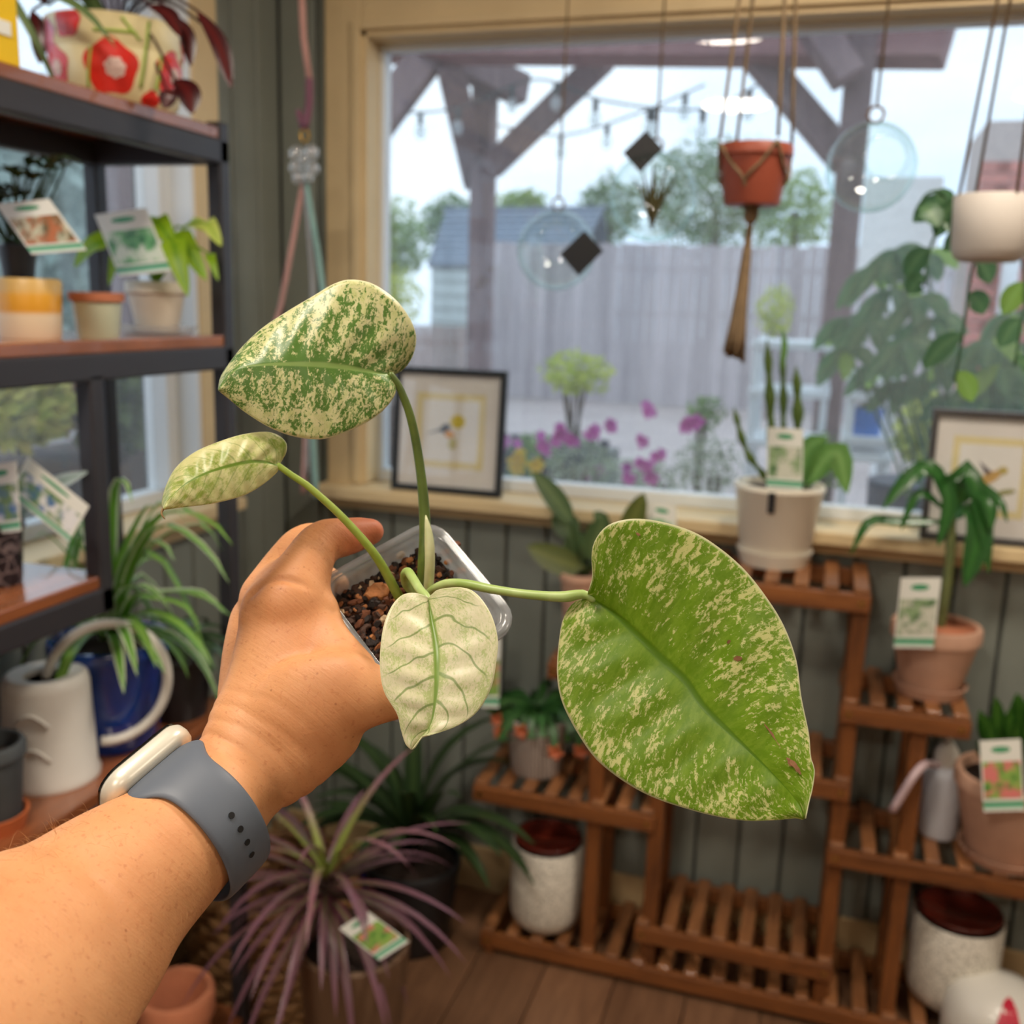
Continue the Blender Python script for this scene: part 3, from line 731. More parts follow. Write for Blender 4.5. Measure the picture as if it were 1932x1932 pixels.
# blue pot with the spider plant
B = atZ(216, 1392, Z0); B = V((max(B.x, SX0+.1), B.y, Z0)); kb = px2m(1, B)
sp_ = thing('spider_plant', 'spider plant with arching striped leaves in a cobalt blue pot', 'plant', tuple(B))
rb = 104*kb
add_pot(sp_, B, rb*.78, rb, 200*kb, M_blue, .004, .02, .008); add_soil(sp_, B, rb*.93, 185*kb)
M_sp = leaf_uv_mat('spider_leaf', (214, 226, 190), (104, 160, 56), .45, .3)
M_sp2 = leaf_uv_mat('spider_leaf_green', (110, 160, 62), (140, 182, 84), .3, .3)
crown = B+V((0, 0, 190*kb)); r = random.Random(21)
tips = [(440, 1030), (432, 1100), (405, 1010), (380, 1190), (425, 1160), (350, 1230), (300, 960), (250, 950), (120, 1010), (60, 1020), (90, 1100), (40, 1080), (150, 980), (330, 1060), (300, 1210), (390, 1240), (210, 960), (180, 1150), (100, 1180), (60, 1150), (355, 985), (420, 1040)]
for i, (tx, ty) in enumerate(tips):
    d = r.uniform(-.12, .10); tip = atY(tx, ty, crown.y+d)
    if tip.x < XL+.09: tip.x = XL+.09+r.random()*.05
    mid = crown.lerp(tip, .5)+V((0, 0, .05+.10*r.random()))
    add_leaf(sp_, [crown+V((r.uniform(-.01, .01), r.uniform(-.01, .01), 0)), crown.lerp(mid, .5)+V((0, 0, .03)), mid, tip.lerp(mid, .35)+V((0, 0, .02)), tip], .0105, M_sp if i % 3 else M_sp2, None, .35, strap, n=12)
for i in range(16):
    a = r.uniform(0, 6.28); el = r.uniform(.5, 1.2)
    add_leaf(sp_, arc_path(crown, (math.cos(a)*math.cos(el), math.sin(a)*math.cos(el)*.6, math.sin(el)), r.uniform(.16, .26), r.uniform(1.0, 2.0), 9), .010, M_sp if i % 2 else M_sp2, None, .35, strap, n=10)
# white watering can
W_ = atZ(98, 1462, Z0); kw = px2m(1, W_); W_ = V((W_.x, W_.y, Z0)); kw = px2m(1, W_)
wc = thing('watering_can', 'matte white watering can with a large ring handle', 'watering can', tuple(W_))
rr, hh = 81*kw, 205*kw
obj('body', MB().lathe([(.001, 0), (rr*1.06, 0), (rr*1.08, .006), (rr*1.02, .012), (rr*.94, hh*.9), (rr*.9, hh*.97), (rr*.8, hh), (rr*.46, hh-.004), (rr*.44, hh-.012), (rr*.42, hh-.03), (.001, hh-.035)], W_, 48), mat('white_plastic', (222, 218, 210), .5, .03, coat=.1), wc, smooth=True, auto=.8)
obj('opening', MB().lathe([(.001, hh-.011), (rr*.43, hh-.011)], W_, 24), M_black, wc)
M_wpl = MATS['white_plastic']
fwd = (CAM-W_); fwd.z = 0; fwd.normalize(); sd = V((-fwd.y, fwd.x, 0)); 
if sd.dot(RT) < 0: sd = -sd
hc = W_+sd*(108*kw)+V((0, 0, hh*.80)); rx_, rz_ = 108*kw, 118*kw
ring = [hc+sd*(rx_*math.cos(a))+V((0, 0, rz_*math.sin(a)))-fwd*.01 for a in [math.radians(205-k*305/40) for k in range(41)]]
obj('handle', MB().tube(ring, .0072, 12), M_wpl, wc, smooth=True)
sp0 = W_+V((0, 0, hh*.3))-sd*rr
obj('spout', MB().tube(crom([sp0, sp0-sd*.06+V((0, 0, .05)), sp0-sd*.11+V((0, 0, .16))], 12), [.012-.0005*i for i in range(12)], 10), M_wpl, wc, smooth=True)
for zz in (.30, .62):
    pts = [W_+fwd*(rr*1.0*math.cos(b))-sd*(rr*1.0*math.sin(b))+V((0, 0, hh*zz+.018*math.sin(a))) for a, b in [(math.pi*k/12, .75-.062*k) for k in range(13)]]
    obj('ridge', MB().tube(pts, .0025, 6), M_wpl, wc, smooth=True)
# dark pot in orange saucer at the left edge
D_ = atZ(-12, 1560, Z0); kd = px2m(1, D_)
dp = thing('plant_pot', 'charcoal pot standing in an orange saucer at the left edge', 'pot', tuple(D_))
saucer(dp, D_, 64*kd, .022, mat('orange_clay', (196, 104, 58), .7, .1))
add_pot(dp, D_+V((0, 0, .005)), 50*kd, 62*kd, 165*kd, mat('charcoal_clay', (70, 74, 76), .7, .1), .003, .02); add_soil(dp, D_, 50*kd, 140*kd)
K_ = atZ(370, 1322, Z0); K_.y = min(K_.y, SYF-.085); K_.x = min(K_.x, SX1-.07)
bp = thing('nursery_pot', 'black nursery pot with dark foliage beside the blue pot', 'pot', tuple(K_))
add_pot(bp, K_, .05, .062, .11, M_black, .003, .012); add_soil(bp, K_, .055, .1)
M_dkleaf = leaf_uv_mat('dark_leaf', (44, 66, 36), (64, 88, 46), .1, .2)
for i in range(12):
    a = i*.53; add_leaf(bp, arc_path(K_+V((0, 0, .1)), (math.cos(a)*.6, math.sin(a)*.4, .8), .13, 1.6, 8), .013, M_dkleaf, None, .2, oval)

# ------------------------------------------------------------------ low tier: patterned pot and tags
Z1 = 1.018
q = atZ(2, 1100, Z1); q = V((q.x, q.y, Z1)); kq = px2m(1, q)
t_ = thing('plant_pot', 'small black patterned pot with leaves and price cards on the low tier', 'pot', tuple(q))
m, t, b = new_mat('black_pattern')
wvn = t.add('ShaderNodeTexVoronoi', t.obj(), keys={'Scale': 55.0}, feature='DISTANCE_TO_EDGE')
t.put(b.inputs['Base Color'], t.mix(t.step(wvn.outputs['Distance'], .04, .09), lin(120, 108, 110), lin(34, 32, 40))); b.inputs['Roughness'].default_value = .3
add_pot(t_, q, 38*kq, 46*kq, 120*kq, m, .002, .012); add_soil(t_, q, 40*kq, 110*kq)
plant_tag(t_, atY(52, 862, q.y+.02), atY(168, 955, q.y+.02), atY(15, 930, q.y+.01), 3)
plant_tag(t_, atY(-30, 880, q.y-.02), atY(30, 870, q.y-.02), atY(-20, 1010, q.y-.02), 3)
for a_, b_ in (((10, 1000), (60, 870)), ((20, 1000), (110, 905)), ((0, 1000), (25, 880)), ((15, 1000), (165, 890))):
    p0, p1 = atY(*a_, q.y+.03), atY(*b_, q.y+.07); add_leaf(t_, [p0, p0.lerp(p1, .5)+V((0, 0, .015)), p1], .012, M_dkleaf if b_[0] < 150 else leaf_uv_mat('silver_leaf', (190, 205, 205), (150, 175, 165)), -FW, .2, oval)

# ------------------------------------------------------------------ middle tier
Z2 = 1.328
ymid = 1.16
# yellow banded cachepot with a dark leafy plant
q = atX(58, 640, -.985); q.z = Z2; kq = px2m(1, q)
t_ = thing('potted_plant', 'small dark-leaved plant with card in a yellow and white banded pot', 'plant', tuple(q))
m, t, b = new_mat('yellow_band_glaze'); s = t.add('ShaderNodeSeparateXYZ', t.obj())
t.put(b.inputs['Base Color'], t.ramp(t.math('MULTIPLY', s.outputs[2], 1/(112*kq)), [(.0, lin(226, 206, 178)), (.38, lin(228, 208, 176)), (.46, lin(216, 152, 40)), (.70, lin(222, 160, 44)), (.78, lin(214, 172, 96)), (1, lin(216, 180, 110))])); b.inputs['Roughness'].default_value = .35
add_pot(t_, q, 55*kq, 60*kq, 110*kq, m, 0, 0, .006)
obj('inner_pot', MB().lathe(potprof(24*kq, 34*kq, 92*kq), q+V((-.012, .0, 80*kq)), 24), M_black, t_, smooth=True, auto=.7)
base = q+V((-.012, 0, 165*kq))
for i in range(22):
    a = i*2.4; L = r.uniform(.05, .11); p = base+V((r.uniform(-.015, .015), r.uniform(-.015, .015), 0))
    tip = p+V((math.cos(a)*L*.6, math.sin(a)*L*.4, L))
    obj('stem', MB().tube([p, p.lerp(tip, .5), tip], .0015, 5), M_dkleaf, t_)
    for j in range(2):
        b2 = a+j*2.2; e = tip+V((math.cos(b2)*.03, math.sin(b2)*.02, .004)); add_leaf(t_, [tip, tip.lerp(e, .5)+V((0, 0, .006)), e], .010, M_dkleaf, None, .2, oval, n=6)
plant_tag(t_, atY(-8, 385, q.y-.03), atY(92, 375, q.y-.03), atY(60, 480, q.y-.045), 4)
# pale green pot with a terracotta rim
q = atX(186, 640, -.945); q.z = Z2; kq = px2m(1, q)
t_ = thing('plant_pot', 'pale green tapered pot with a terracotta rim on the middle shelf', 'pot', tuple(q))
add_pot(t_, q, 38*kq, 44*kq, 70*kq, mat('celadon_glaze', (196, 200, 172), .4, .05, coat=.2), 0, 0, .004)
obj('rim', MB().lathe([(36*kq, 66*kq), (49*kq, 68*kq), (50*kq, 83*kq), (46*kq, 84*kq), (40*kq, 82*kq), (38*kq, 50*kq)], q, 36), M_terra, t_, smooth=True, auto=.7)
# lime philodendron with card in a white pot on a clear saucer
q = atX(298, 636, -.985); q.z = Z2; kq = px2m(1, q)
po = thing('potted_plant', 'lime-leaved trailing plant with green card in a white pot', 'plant', tuple(q))
saucer(po, q, 72*kq, .014, thin_glass('clear_plastic', (.95, .97, .96), .25, .12), 'clear_saucer')
add_pot(po, q+V((0, 0, .004)), 38*kq, 52*kq, 92*kq, mat('off_white_clay', (214, 202, 184), .5, .05), .003, .02); add_soil(po, q, 46*kq, 84*kq)
M_limeleaf = leaf_uv_mat('lime_leaf', (150, 188, 36), (118, 166, 30), .06, .45)
M_limeleaf2 = leaf_uv_mat('lime_leaf_pale', (206, 222, 110), (176, 204, 80), .06, .45)
ctr = q+V((0, 0, 90*kq))
for i, (a_, b_, wv, mm) in enumerate((((205, 455), (140, 505), 24, 0), ((245, 440), (205, 540), 15, 0), ((300, 430), (285, 490), 20, 0), ((330, 440), (390, 530), 22, 0), ((325, 450), (355, 560), 20, 0), ((350, 430), (402, 440), 18, 1), ((385, 420), (418, 465), 17, 1), ((290, 415), (330, 470), 22, 0), ((395, 480), (412, 530), 9, 0), ((260, 430), (320, 425), 14, 0))):
    dy = (-.03, -.04, .02, -.02, -.05, .0, -.02, -.03, -.04, .02)[i]
    p0, p1 = atY(*a_, q.y+dy), atY(*b_, q.y+dy-.02)
    lf = add_leaf(po, [p0, p0.lerp(p1, .45)+V((0, -.004, .008)), p1], wv*kq, (M_limeleaf, M_limeleaf2)[mm], -FW*.8+V((0, 0, .6)), .25, heart)
    obj('petiole', MB().tube(crom([ctr, ctr.lerp(p0, .6)+V((0, 0, .03)), p0], 8), .0018, 5), M_limeleaf, lf)
plant_tag(po, atY(178, 405, q.y-.055), atY(275, 392, q.y-.055), atY(225, 522, q.y-.065), 0)

# ------------------------------------------------------------------ top tier
Z3 = 1.635
q = atX(222, 172, -.985); q.z = Z3; kq = px2m(1, q)
pp = thing('potted_plant', 'dark red foliage plant in a cream pot painted with red poppies', 'plant', tuple(q))
M_pop = mat('cream_glaze', (232, 218, 168), .3, .05, 8, coat=.4)
rp, hp = 118*kq, 150*kq
prof = [(.001, 0), (rp*.82, 0), (rp*.92, hp*.1), (rp, hp*.4), (rp*1.0, hp*.62), (rp*.99, hp*.66), (rp*1.02, hp*.69), (rp*1.0, hp*.9), (rp*1.03, hp), (rp*.97, hp), (rp*.93, hp*.85), (.001, hp*.82)]
obj('pot', MB().lathe(prof, q, 56), M_pop, pp, smooth=True, auto=.9)
add_soil(pp, q, rp*.94, hp*.9)
def prof_r(z):
    for (r0_, z0_), (r1_, z1_) in zip(prof[1:], prof[2:]):
        if z0_ <= z <= z1_: return r0_+(r1_-r0_)*(z-z0_)/max(1e-6, z1_-z0_)
    return rp
vd = CAM-q; a0 = math.atan2(vd.y, vd.x)
def decal(par, name, ang, z, rad, m, lobes=0, off=.0008, squash=1):
    n, nr = 28, 7; vs = []; fs = []
    for i in range(nr+1):
        for k in range(n):
            a = 2*math.pi*k/n; rr_ = rad*(i/nr)*(1+(.08*math.sin(lobes*a) if lobes else 0)); zz = min(max(z+rr_*math.sin(a)*squash, .003), hp*.99); R_ = prof_r(zz)+off
            aa = a0+ang+rr_*math.cos(a)/rp; vs.append(q+V((R_*math.cos(aa), R_*math.sin(aa), zz)))
    for i in range(nr):
        for k in range(n): fs.append((i*n+k, i*n+(k+1) % n, (i+1)*n+(k+1) % n, (i+1)*n+k))
    return obj(name, MB().add(vs, fs), m, par, smooth=True)
M_popr = mat('poppy_red', (214, 38, 26), .35, .2, 30, coat=.4); M_popp = mat('poppy_pink', (222, 120, 140), .35, .15, 30, coat=.4); M_seed = mat('poppy_seed', (240, 190, 180), .5, .5, 300); M_pst = mat('painted_stem', (150, 176, 70), .4)
for ang, z, rad, m in ((-.08, .40*hp, 46*kq, M_popr), (-.72, .88*hp, 27*kq, M_popr), (.95, .42*hp, 40*kq, M_popr), (-1.05, .4*hp, 36*kq, M_popr), (-1.25, .75*hp, 30*kq, M_popp), (.55, .06*hp, 20*kq, M_popr), (1.5, .8*hp, 30*kq, M_popr), (2.4, .4*hp, 44*kq, M_popr), (-2.4, .5*hp, 44*kq, M_popr)):
    d = decal(pp, 'painted_poppy', ang, z, rad, m, 5)
    if rad > 35*kq: decal(d, 'painted_seeds', ang+.06, z-.01*hp, rad*.38, M_seed, 7, .0014)
for a1, z1, a2, z2 in ((-.45, .15, -.35, .6), (.35, .2, .5, .95), (.1, .95, .35, .72), (-.3, .78, .3, .80), (.62, .2, .7, .6)):
    pts = [q+V(((prof_r(z*hp)+.0006)*math.cos(a0+a), (prof_r(z*hp)+.0006)*math.sin(a0+a), z*hp)) for a, z in [(a1+(a2-a1)*k/10, z1+(z2-z1)*k/10) for k in range(11)]]
    obj('painted_stem', MB().tube(pts, .0022, 5), M_pst, pp, smooth=True)
M_col = leaf_uv_mat('maroon_leaf', (62, 16, 20), (92, 26, 26), .15, .25, .3)
top = q+V((0, 0, hp*.9))
for a_, b_, wv in (((372, 20), (436, 165), 16), ((330, 30), (360, 125), 14), ((330, 150), (362, 215), 22), ((315, 170), (310, 205), 16), ((280, 10), (340, 70), 16), ((60, 20), (75, 120), 16), ((150, 0), (60, -40), 18), ((240, 0), (300, -60), 20), ((200, -10), (200, -90), 20), ((90, 10), (20, -30), 16), ((390, 50), (412, 100), 10)):
    dy = r.uniform(-.09, -.03); p0, p1 = atY(*a_, q.y+dy), atY(*b_, q.y+dy-.01)
    p0.x = max(p0.x, XL+.1); p1.x = max(p1.x, XL+.1)
    lf = add_leaf(pp, [p0, p0.lerp(p1, .5)+V((.006, 0, .006)), p1], wv*kq, M_col, -FW*.7+V((.3, 0, .5)), .3, oval)
    obj('stem', MB().tube(crom([top, top.lerp(p0, .5)+V((0, 0, .04)), p0], 8), .002, 5), M_col, lf)
for a_, b_, c_ in (((-40, -120), (60, 60), (128, 212)), ((60, -40), (160, 20), (220, 92))):
    pts = [atY(*p, q.y-.13) for p in (a_, b_, c_)]
    add_leaf(pp, [top, top.lerp(pts[0], .6)+V((0, 0, .05))]+pts, .008, leaf_uv_mat('green_strap', (92, 118, 66), (120, 142, 88), .1, .2), -FW, .3, strap, 'strap_leaf', 16)
q2 = atX(-6, 128, -.93); q2.z = Z3
o = obj('box', MB().box((q2.x-.035, q2.y-.06, Z3), (q2.x+.022, q2.y+.013, Z3+.16)), mat('yellow_card', (238, 196, 10), .5, .04), loc=(q2.x, q2.y, Z3), bevel=.002)
tag(o, 'bright yellow box at the left end of the top shelf', 'box')
o2 = obj('price_sticker', MB().box((q2.x+.0225, q2.y-.03, Z3+.03), (q2.x+.0235, q2.y, Z3+.045)), M_card, o)

# ------------------------------------------------------------------ on the plant stand
def on(px, py, z): return atZ(px, py, z)
# cream pot with cactus on the top tier
q = on(1462, 1048, .905); q.y = min(q.y, YF1-.075); kq = px2m(1, q)
cc_ = thing('potted_cactus', 'tall thin cactus stems in a large cream pot on the top tier', 'cactus', tuple(q))
saucer(cc_, q, 70*kq, .03, M_cream); add_pot(cc_, q+V((0, 0, .005)), 62*kq, 81*kq, 148*kq, M_cream, .002, .012, .008)
add_soil(cc_, q, 72*kq, 140*kq)
M_cact = mat('cactus_green', (86, 108, 40), .6, .25, 40, trans=.1)
def cactus(pts, rpx, yoff):
    ps_ = crom([atY(*p, q.y+yoff) for p in pts], 22); mb = MB(); n = 12
    rad = [rpx*kq*(.75+.25*math.sin(i*1.1))*(1 if i < 18 else (22-i)/5) for i in range(22)]
    mb.tube(ps_, rad, 6); return obj('stem', mb, M_cact, cc_, smooth=False)
cactus([(1460, 915), (1455, 800), (1447, 640)], 11, 0); cactus([(1495, 915), (1505, 800), (1502, 690)], 12, .03); cactus([(1448, 905), (1408, 850), (1384, 768)], 9, -.02); cactus([(1475, 915), (1478, 760), (1475, 650)], 9, .05)
M_fol = leaf_uv_mat('mid_green_leaf', (104, 146, 70), (130, 168, 90), .1, .4)
for a_, b_, c_, wv in (((1510, 915), (1520, 850), (1560, 825), 22), ((1520, 918), (1575, 850), (1598, 930), 24), ((1475, 700), (1480, 650), (1474, 618), 6)):
    add_leaf(cc_, [atY(*a_, q.y+.04), atY(*b_, q.y+.04), atY(*c_, q.y+.03)], wv*kq, M_fol, -FW, .15, oval)
plant_tag(cc_, atY(1448, 806, q.y-.05), atY(1516, 810, q.y-.05), atY(1446, 920, q.y-.05), 1)
ty = q.y-81*kq-.002
obj('price_label', MB().box(tuple(atY(1447, 968, ty))[0:1]+(ty-.001, atY(1447, 968, ty).z), (atY(1464, 930, ty).x, ty, atY(1464, 930, ty).z)), M_black, cc_)
# terracotta pot with a cane plant
q = on(1752, 1305, .692); q.y = min(q.y, YF1-.07); kq = px2m(1, q)
dr = thing('potted_plant', 'cane-stemmed plant with arching glossy leaves in a chalky terracotta pot', 'plant', tuple(q))
saucer(dr, q, 66*kq, .022, M_terra2); add_pot(dr, q+V((0, 0, .004)), 52*kq, 76*kq, 132*kq, M_terra2, .004, .03, .008)
obj('inner_rim', MB().lathe([(70*kq, 130*kq), (60*kq, 90*kq), (58*kq, 90*kq), (69*kq, 131*kq)], q, 36), M_terra, dr, smooth=True); add_soil(dr, q, 62*kq, 95*kq)
cane = crom([q+V((.005, 0, 90*kq)), atY(1790, 1080, q.y), atY(1795, 960, q.y)], 24)
obj('cane', MB().tube(cane, [.0085+.0012*(i % 2) for i in range(24)], 10), mat('cane_bark', (104, 112, 64), .7, .2, 40), dr, smooth=True)
M_gloss = leaf_uv_mat('glossy_leaf', (48, 96, 44), (62, 116, 52), .08, .2, .22)
for pts, wv in (([(1795, 970), (1760, 885), (1712, 905), (1665, 960)], 16), ([(1795, 960), (1815, 880), (1850, 950), (1865, 1080)], 18), ([(1798, 965), (1830, 920), (1862, 945), (1870, 1000)], 18), ([(1790, 980), (1830, 960), (1845, 1010), (1820, 1105)], 24), ([(1795, 960), (1775, 900), (1790, 950), (1770, 1030)], 15), ([(1790, 985), (1700, 985), (1640, 985), (1605, 1045)], 10), ([(1795, 960), (1800, 900), (1880, 940), (1900, 985)], 12), ([(1790, 970), (1740, 930), (1715, 960), (1700, 1000)], 8)):
    add_leaf(dr, [atY(x, y, q.y-.004*i*wv/6) for i, (x, y) in enumerate(pts)], wv*kq, M_gloss, -FW+V((0, 0, .5)), .25, oval, n=14)
plant_tag(dr, atY(1700, 1090, q.y-.09), atY(1776, 1090, q.y-.09), atY(1686, 1222, q.y-.1), 1)
# terracotta pot with dense green plant on the right tier
q = on(1890, 1615, .40); q.y = min(q.y, YF1-.09); kq = px2m(1, q)
tr_ = thing('potted_plant', 'dense dark green plant with bloom card in a chalky terracotta pot at the right edge', 'plant', tuple(q))
saucer(tr_, q, 80*kq, .02, M_terra2); add_pot(tr_, q+V((0, 0, .004)), 66*kq, 96*kq, 165*kq, M_terra2, .004, .03, .009); add_soil(tr_, q, 86*kq, 150*kq)
M_dense = leaf_uv_mat('dense_green', (50, 96, 30), (80, 126, 44), .1, .3)
for i in range(70):
    a = r.uniform(0, 6.28); ra = r.uniform(0, .085); p0 = q+V((math.cos(a)*ra*.6, math.sin(a)*ra*.6, 150*kq)); p1 = p0+V((math.cos(a)*ra*.6, math.sin(a)*ra*.4, r.uniform(.05, .17)))
    add_leaf(tr_, [p0.lerp(p1, .55), p0.lerp(p1, .8)+V((0, 0, .01)), p1], .013, M_dense, -FW, .2, oval, n=5)
plant_tag(tr_, atY(1848, 1398, q.y-.1), atY(1926, 1394, q.y-.1), atY(1856, 1532, q.y-.115), 2)
# wash bottle
q = on(1768, 1570, .40); kq = px2m(1, q)
wb_ = thing('squeeze_bottle', 'translucent white squeeze bottle with a bent tube', 'bottle', tuple(q))
m, t, b = new_mat('milky_plastic'); b.inputs['Base Color'].default_value = lin(214, 218, 226); b.inputs['Roughness'].default_value = .35; b.inputs['Subsurface Weight'].default_value = .3; b.inputs['Subsurface Radius'].default_value = (.02, .02, .02)
rb_ = 36*kq
obj('bottle', MB().lathe([(.001, 0), (rb_*.93, 0), (rb_, .006), (rb_, 118*kq), (rb_*.9, 130*kq), (rb_*.45, 140*kq), (rb_*.45, 150*kq), (.001, 150*kq)], q, 32), m, wb_, smooth=True, auto=.8)
obj('cap', MB().lathe([(.001, 140*kq), (rb_*.62, 140*kq), (rb_*.6, 165*kq), (rb_*.3, 182*kq), (.001, 185*kq)], q, 24), M_whitec, wb_, smooth=True, auto=.7)
obj('nozzle', MB().tube(crom([q+V((0, 0, 180*kq)), q+V((0, 0, 210*kq)), q+V((-.003, -.004, 238*kq))], 10), [.006, .006, .0055, .005, .005, .0045, .004, .0035, .003, .003], 10), M_whitec, wb_, smooth=True)
obj('bent_tube', MB().tube(crom([q+V((.012, -.01, 142*kq)), q+V((-.02, -.02, 143*kq)), atY(1735, 1450, YF0-.012), atY(1683, 1530, YF0-.02)], 16), .0075, 10), mat('pink_tube', (206, 180, 184), .4), wb_, smooth=True)
# white speckled pots with red-brown liners
m, t, b = new_mat('speckled_ceramic'); vo = t.add('ShaderNodeTexVoronoi', t.obj(), keys={'Scale': 160.0})
t.put(b.inputs['Base Color'], t.ramp(vo.outputs['Distance'], [(.1, lin(150, 144, 132)), (.55, lin(226, 220, 206))])); t.put(b.inputs['Normal'], t.bump(vo.outputs['Distance'], .6, .002)); b.inputs['Roughness'].default_value = .6; M_speck = m
M_liner = mat('red_brown_liner', (96, 32, 20), .25, .2, 10, coat=.3)
def speck(px, py, wpx, hpx, label):
    q = on(px, py, .06); q.y = min(q.y, YF1-.05); kq = px2m(1, q); R_ = wpx*kq/2; h = hpx*kq
    t_ = thing('plant_pot', label, 'pot', tuple(q), 'speckled white pots on the bottom tier')
    obj('pot', MB().lathe([(.001, 0), (R_*.72, 0), (R_*.92, .016), (R_, .04), (R_, h-.003), (R_-.003, h), (R_-.007, h-.003), (R_-.008, .02), (.001, .015)], q, 44), M_speck, t_, smooth=True, auto=.8)
    obj('liner', MB().lathe([(R_-.009, h+.006), (R_-.005, h+.012), (R_-.012, h+.012), (R_*.72, .05), (.001, .05)], q, 36), M_liner, t_, smooth=True)
    b0_ = q+V((0, R_-.013, h-.022)); obj('sticker', MB().box((b0_.x+.01, b0_.y-.002, b0_.z), (b0_.x+.04, b0_.y, b0_.z+.016)), M_card, t_)
speck(1028, 1735, 134, 165, 'white speckled pot with red-brown liner on the left of the bottom tier')
speck(1788, 1880, 160, 175, 'white speckled pot with red-brown liner on the right of the bottom tier')
# grey textured pot with holiday cactus
q = on(1012, 1450, .40); kq = px2m(1, q)
hc_ = thing('potted_plant', 'segmented flowering plant with small orange blooms in a grey woven-texture pot', 'plant', tuple(q))
m, t, b = new_mat('grey_woven'); wv_ = t.add('ShaderNodeTexWave', t.obj(), keys={'Scale': 40.0, 'Distortion': 3.0, 'Detail': 2.0})
t.put(b.inputs['Base Color'], t.mix(wv_.outputs['Fac'], lin(150, 138, 130), lin(196, 184, 174))); t.put(b.inputs['Normal'], t.bump(wv_.outputs['Fac'], .5, .002)); b.inputs['Roughness'].default_value = .8
add_pot(hc_, q, 48*kq, 58*kq, 108*kq, m, 0, 0, .007); add_soil(hc_, q, 50*kq, 98*kq)
M_seg = leaf_uv_mat('segment_green', (48, 92, 44), (70, 118, 56), .1, .2); M_or = mat('orange_petal', (214, 116, 74), .5, .1, trans=.3)
tp = q+V((0, 0, 100*kq))
for i in range(26):
    a = i*2.4; d = V((math.cos(a)*.8, math.sin(a)*.5, r.uniform(.7, 1.5)))
    pth = arc_path(tp, d, r.uniform(.10, .19), r.uniform(1.2, 2.4), 13)
    sg = obj('stem', MB().blade(pth, .011, -FW, .1, prof=lambda x: .45+.55*abs(math.sin(x*math.pi*3.5))), M_seg, hc_, smooth=True)
    if i % 5 == 0:
        e = pth[-1]; mb = MB()
        for k in range(5):
            an = k*1.26; mb.blade([e, e+V((math.cos(an)*.012, -.006, math.sin(an)*.012)), e+V((math.cos(an)*.02, -.002, math.sin(an)*.02))], .006, -FW, .1)
        obj('blossom', mb, M_or, sg)
plant_tag(hc_, atY(912, 1205, q.y-.03), atY(945, 1205, q.y-.03), atY(908, 1335, q.y-.05), 2)
# orchid-like plant in a terracotta pot
q = V((OT.x+.085, 1.962, OT.z)); kq = px2m(1, q)
ro = atY(1086, 1078, 1.962); hh = ro.z-OT.z
q.x = ro.x+.012
op = thing('potted_plant', 'broad-leaved plant in a small terracotta pot behind the large leaf', 'plant', tuple(q))
add_pot(op, q, 26*kq, 38*kq, hh, M_terra2, .003, .018); add_soil(op, q, 32*kq, hh-.012)
M_orch = leaf_uv_mat('broad_green', (78, 102, 62), (104, 126, 78), .08, .2, .3); M_orch2 = leaf_uv_mat('broad_olive', (96, 106, 50), (118, 126, 62), .08, .25, .35)
bs_ = q+V((0, 0, hh-.01))
for pts, wv, mm in (([(1078, 985), (1040, 930), (1005, 890)], 20, M_orch), ([(1090, 1010), (1062, 985), (1050, 960)], 24, M_orch), ([(1110, 1030), (1135, 985), (1120, 965)], 20, M_orch), ([(1100, 1070), (1060, 1060), (995, 1030)], 26, M_orch2), ([(1180, 1030), (1195, 980), (1215, 930)], 22, M_orch2), ([(1095, 1060), (1085, 1020), (1075, 1000)], 26, M_orch), ([(1120, 1060), (1125, 1020), (1140, 980)], 24, M_orch)):
    dy = r.uniform(-.03, .03); ww = [atY(x, y, q.y+dy) for x, y in pts]
    lf = add_leaf(op, ww, wv*kq, mm, -FW, .12, wideoval)
    obj('stem', MB().tube(crom([bs_, bs_.lerp(ww[0], .5), ww[0]], 8), .004, 6), mm, lf)
plant_tag(op, atY(1222, 945, q.y+.04), atY(1276, 955, q.y+.04), atY(1222, 1045, q.y+.03), 0)

# ------------------------------------------------------------------ on the floor
q = on(1868, 2010, 0); kq = px2m(1, q)
cj = thing('ceramic_jar', 'white ceramic jar with a red bird at the bottom right corner', 'jar', tuple(q))
zt = at(1868, 1850, 'y', q.y).z; rj = 96*kq
jp = [(.001, 0), (rj*.8, 0), (rj*.98, zt*.12), (rj*1.0, zt*.5), (rj*.93, zt*.78), (rj*.7, zt*.93), (rj*.3, zt*.995), (.001, zt)]
obj('body', MB().lathe(jp, q, 48), M_whitec, cj, smooth=True)
vd_ = CAM-q; aa0 = math.atan2(vd_.y, vd_.x)
bird = [(-.1, .55), (.02, .62), (.1, .8), (.22, .86), (.30, .78), (.34, .60), (.28, .40), (.18, .25), (.05, .18), (-.05, .3)]
def jr(z):
    for (a, b), (c, d) in zip(jp[1:], jp[2:]):
        if b <= z <= d: return a+(c-a)*(z-b)/max(1e-6, d-b)
    return rj
def hit_jar(px, py):
    rr_ = ray(px, py); tt = (q-CAM).length*.6
    for _ in range(900):
        p = CAM+rr_*tt; dxy = math.hypot(p.x-q.x, p.y-q.y)
        if 0 < p.z < zt and dxy < jr(p.z)+.0012: return p
        tt += .0008
    return None
bp_ = [(1893, 1890), (1903, 1880), (1911, 1888), (1920, 1910), (1926, 1940), (1916, 1965), (1897, 1972), (1882, 1958), (1880, 1932), (1889, 1908)]
vs = []; fs = []; n_ = len(bp_)
for i in range(6):
    for cx, cy_ in bp_:
        f_ = max(.01, i/5); p = hit_jar(1903+(cx-1903)*f_, 1930+(cy_-1930)*f_); vs.append(p+(CAM-p).normalized()*.001)
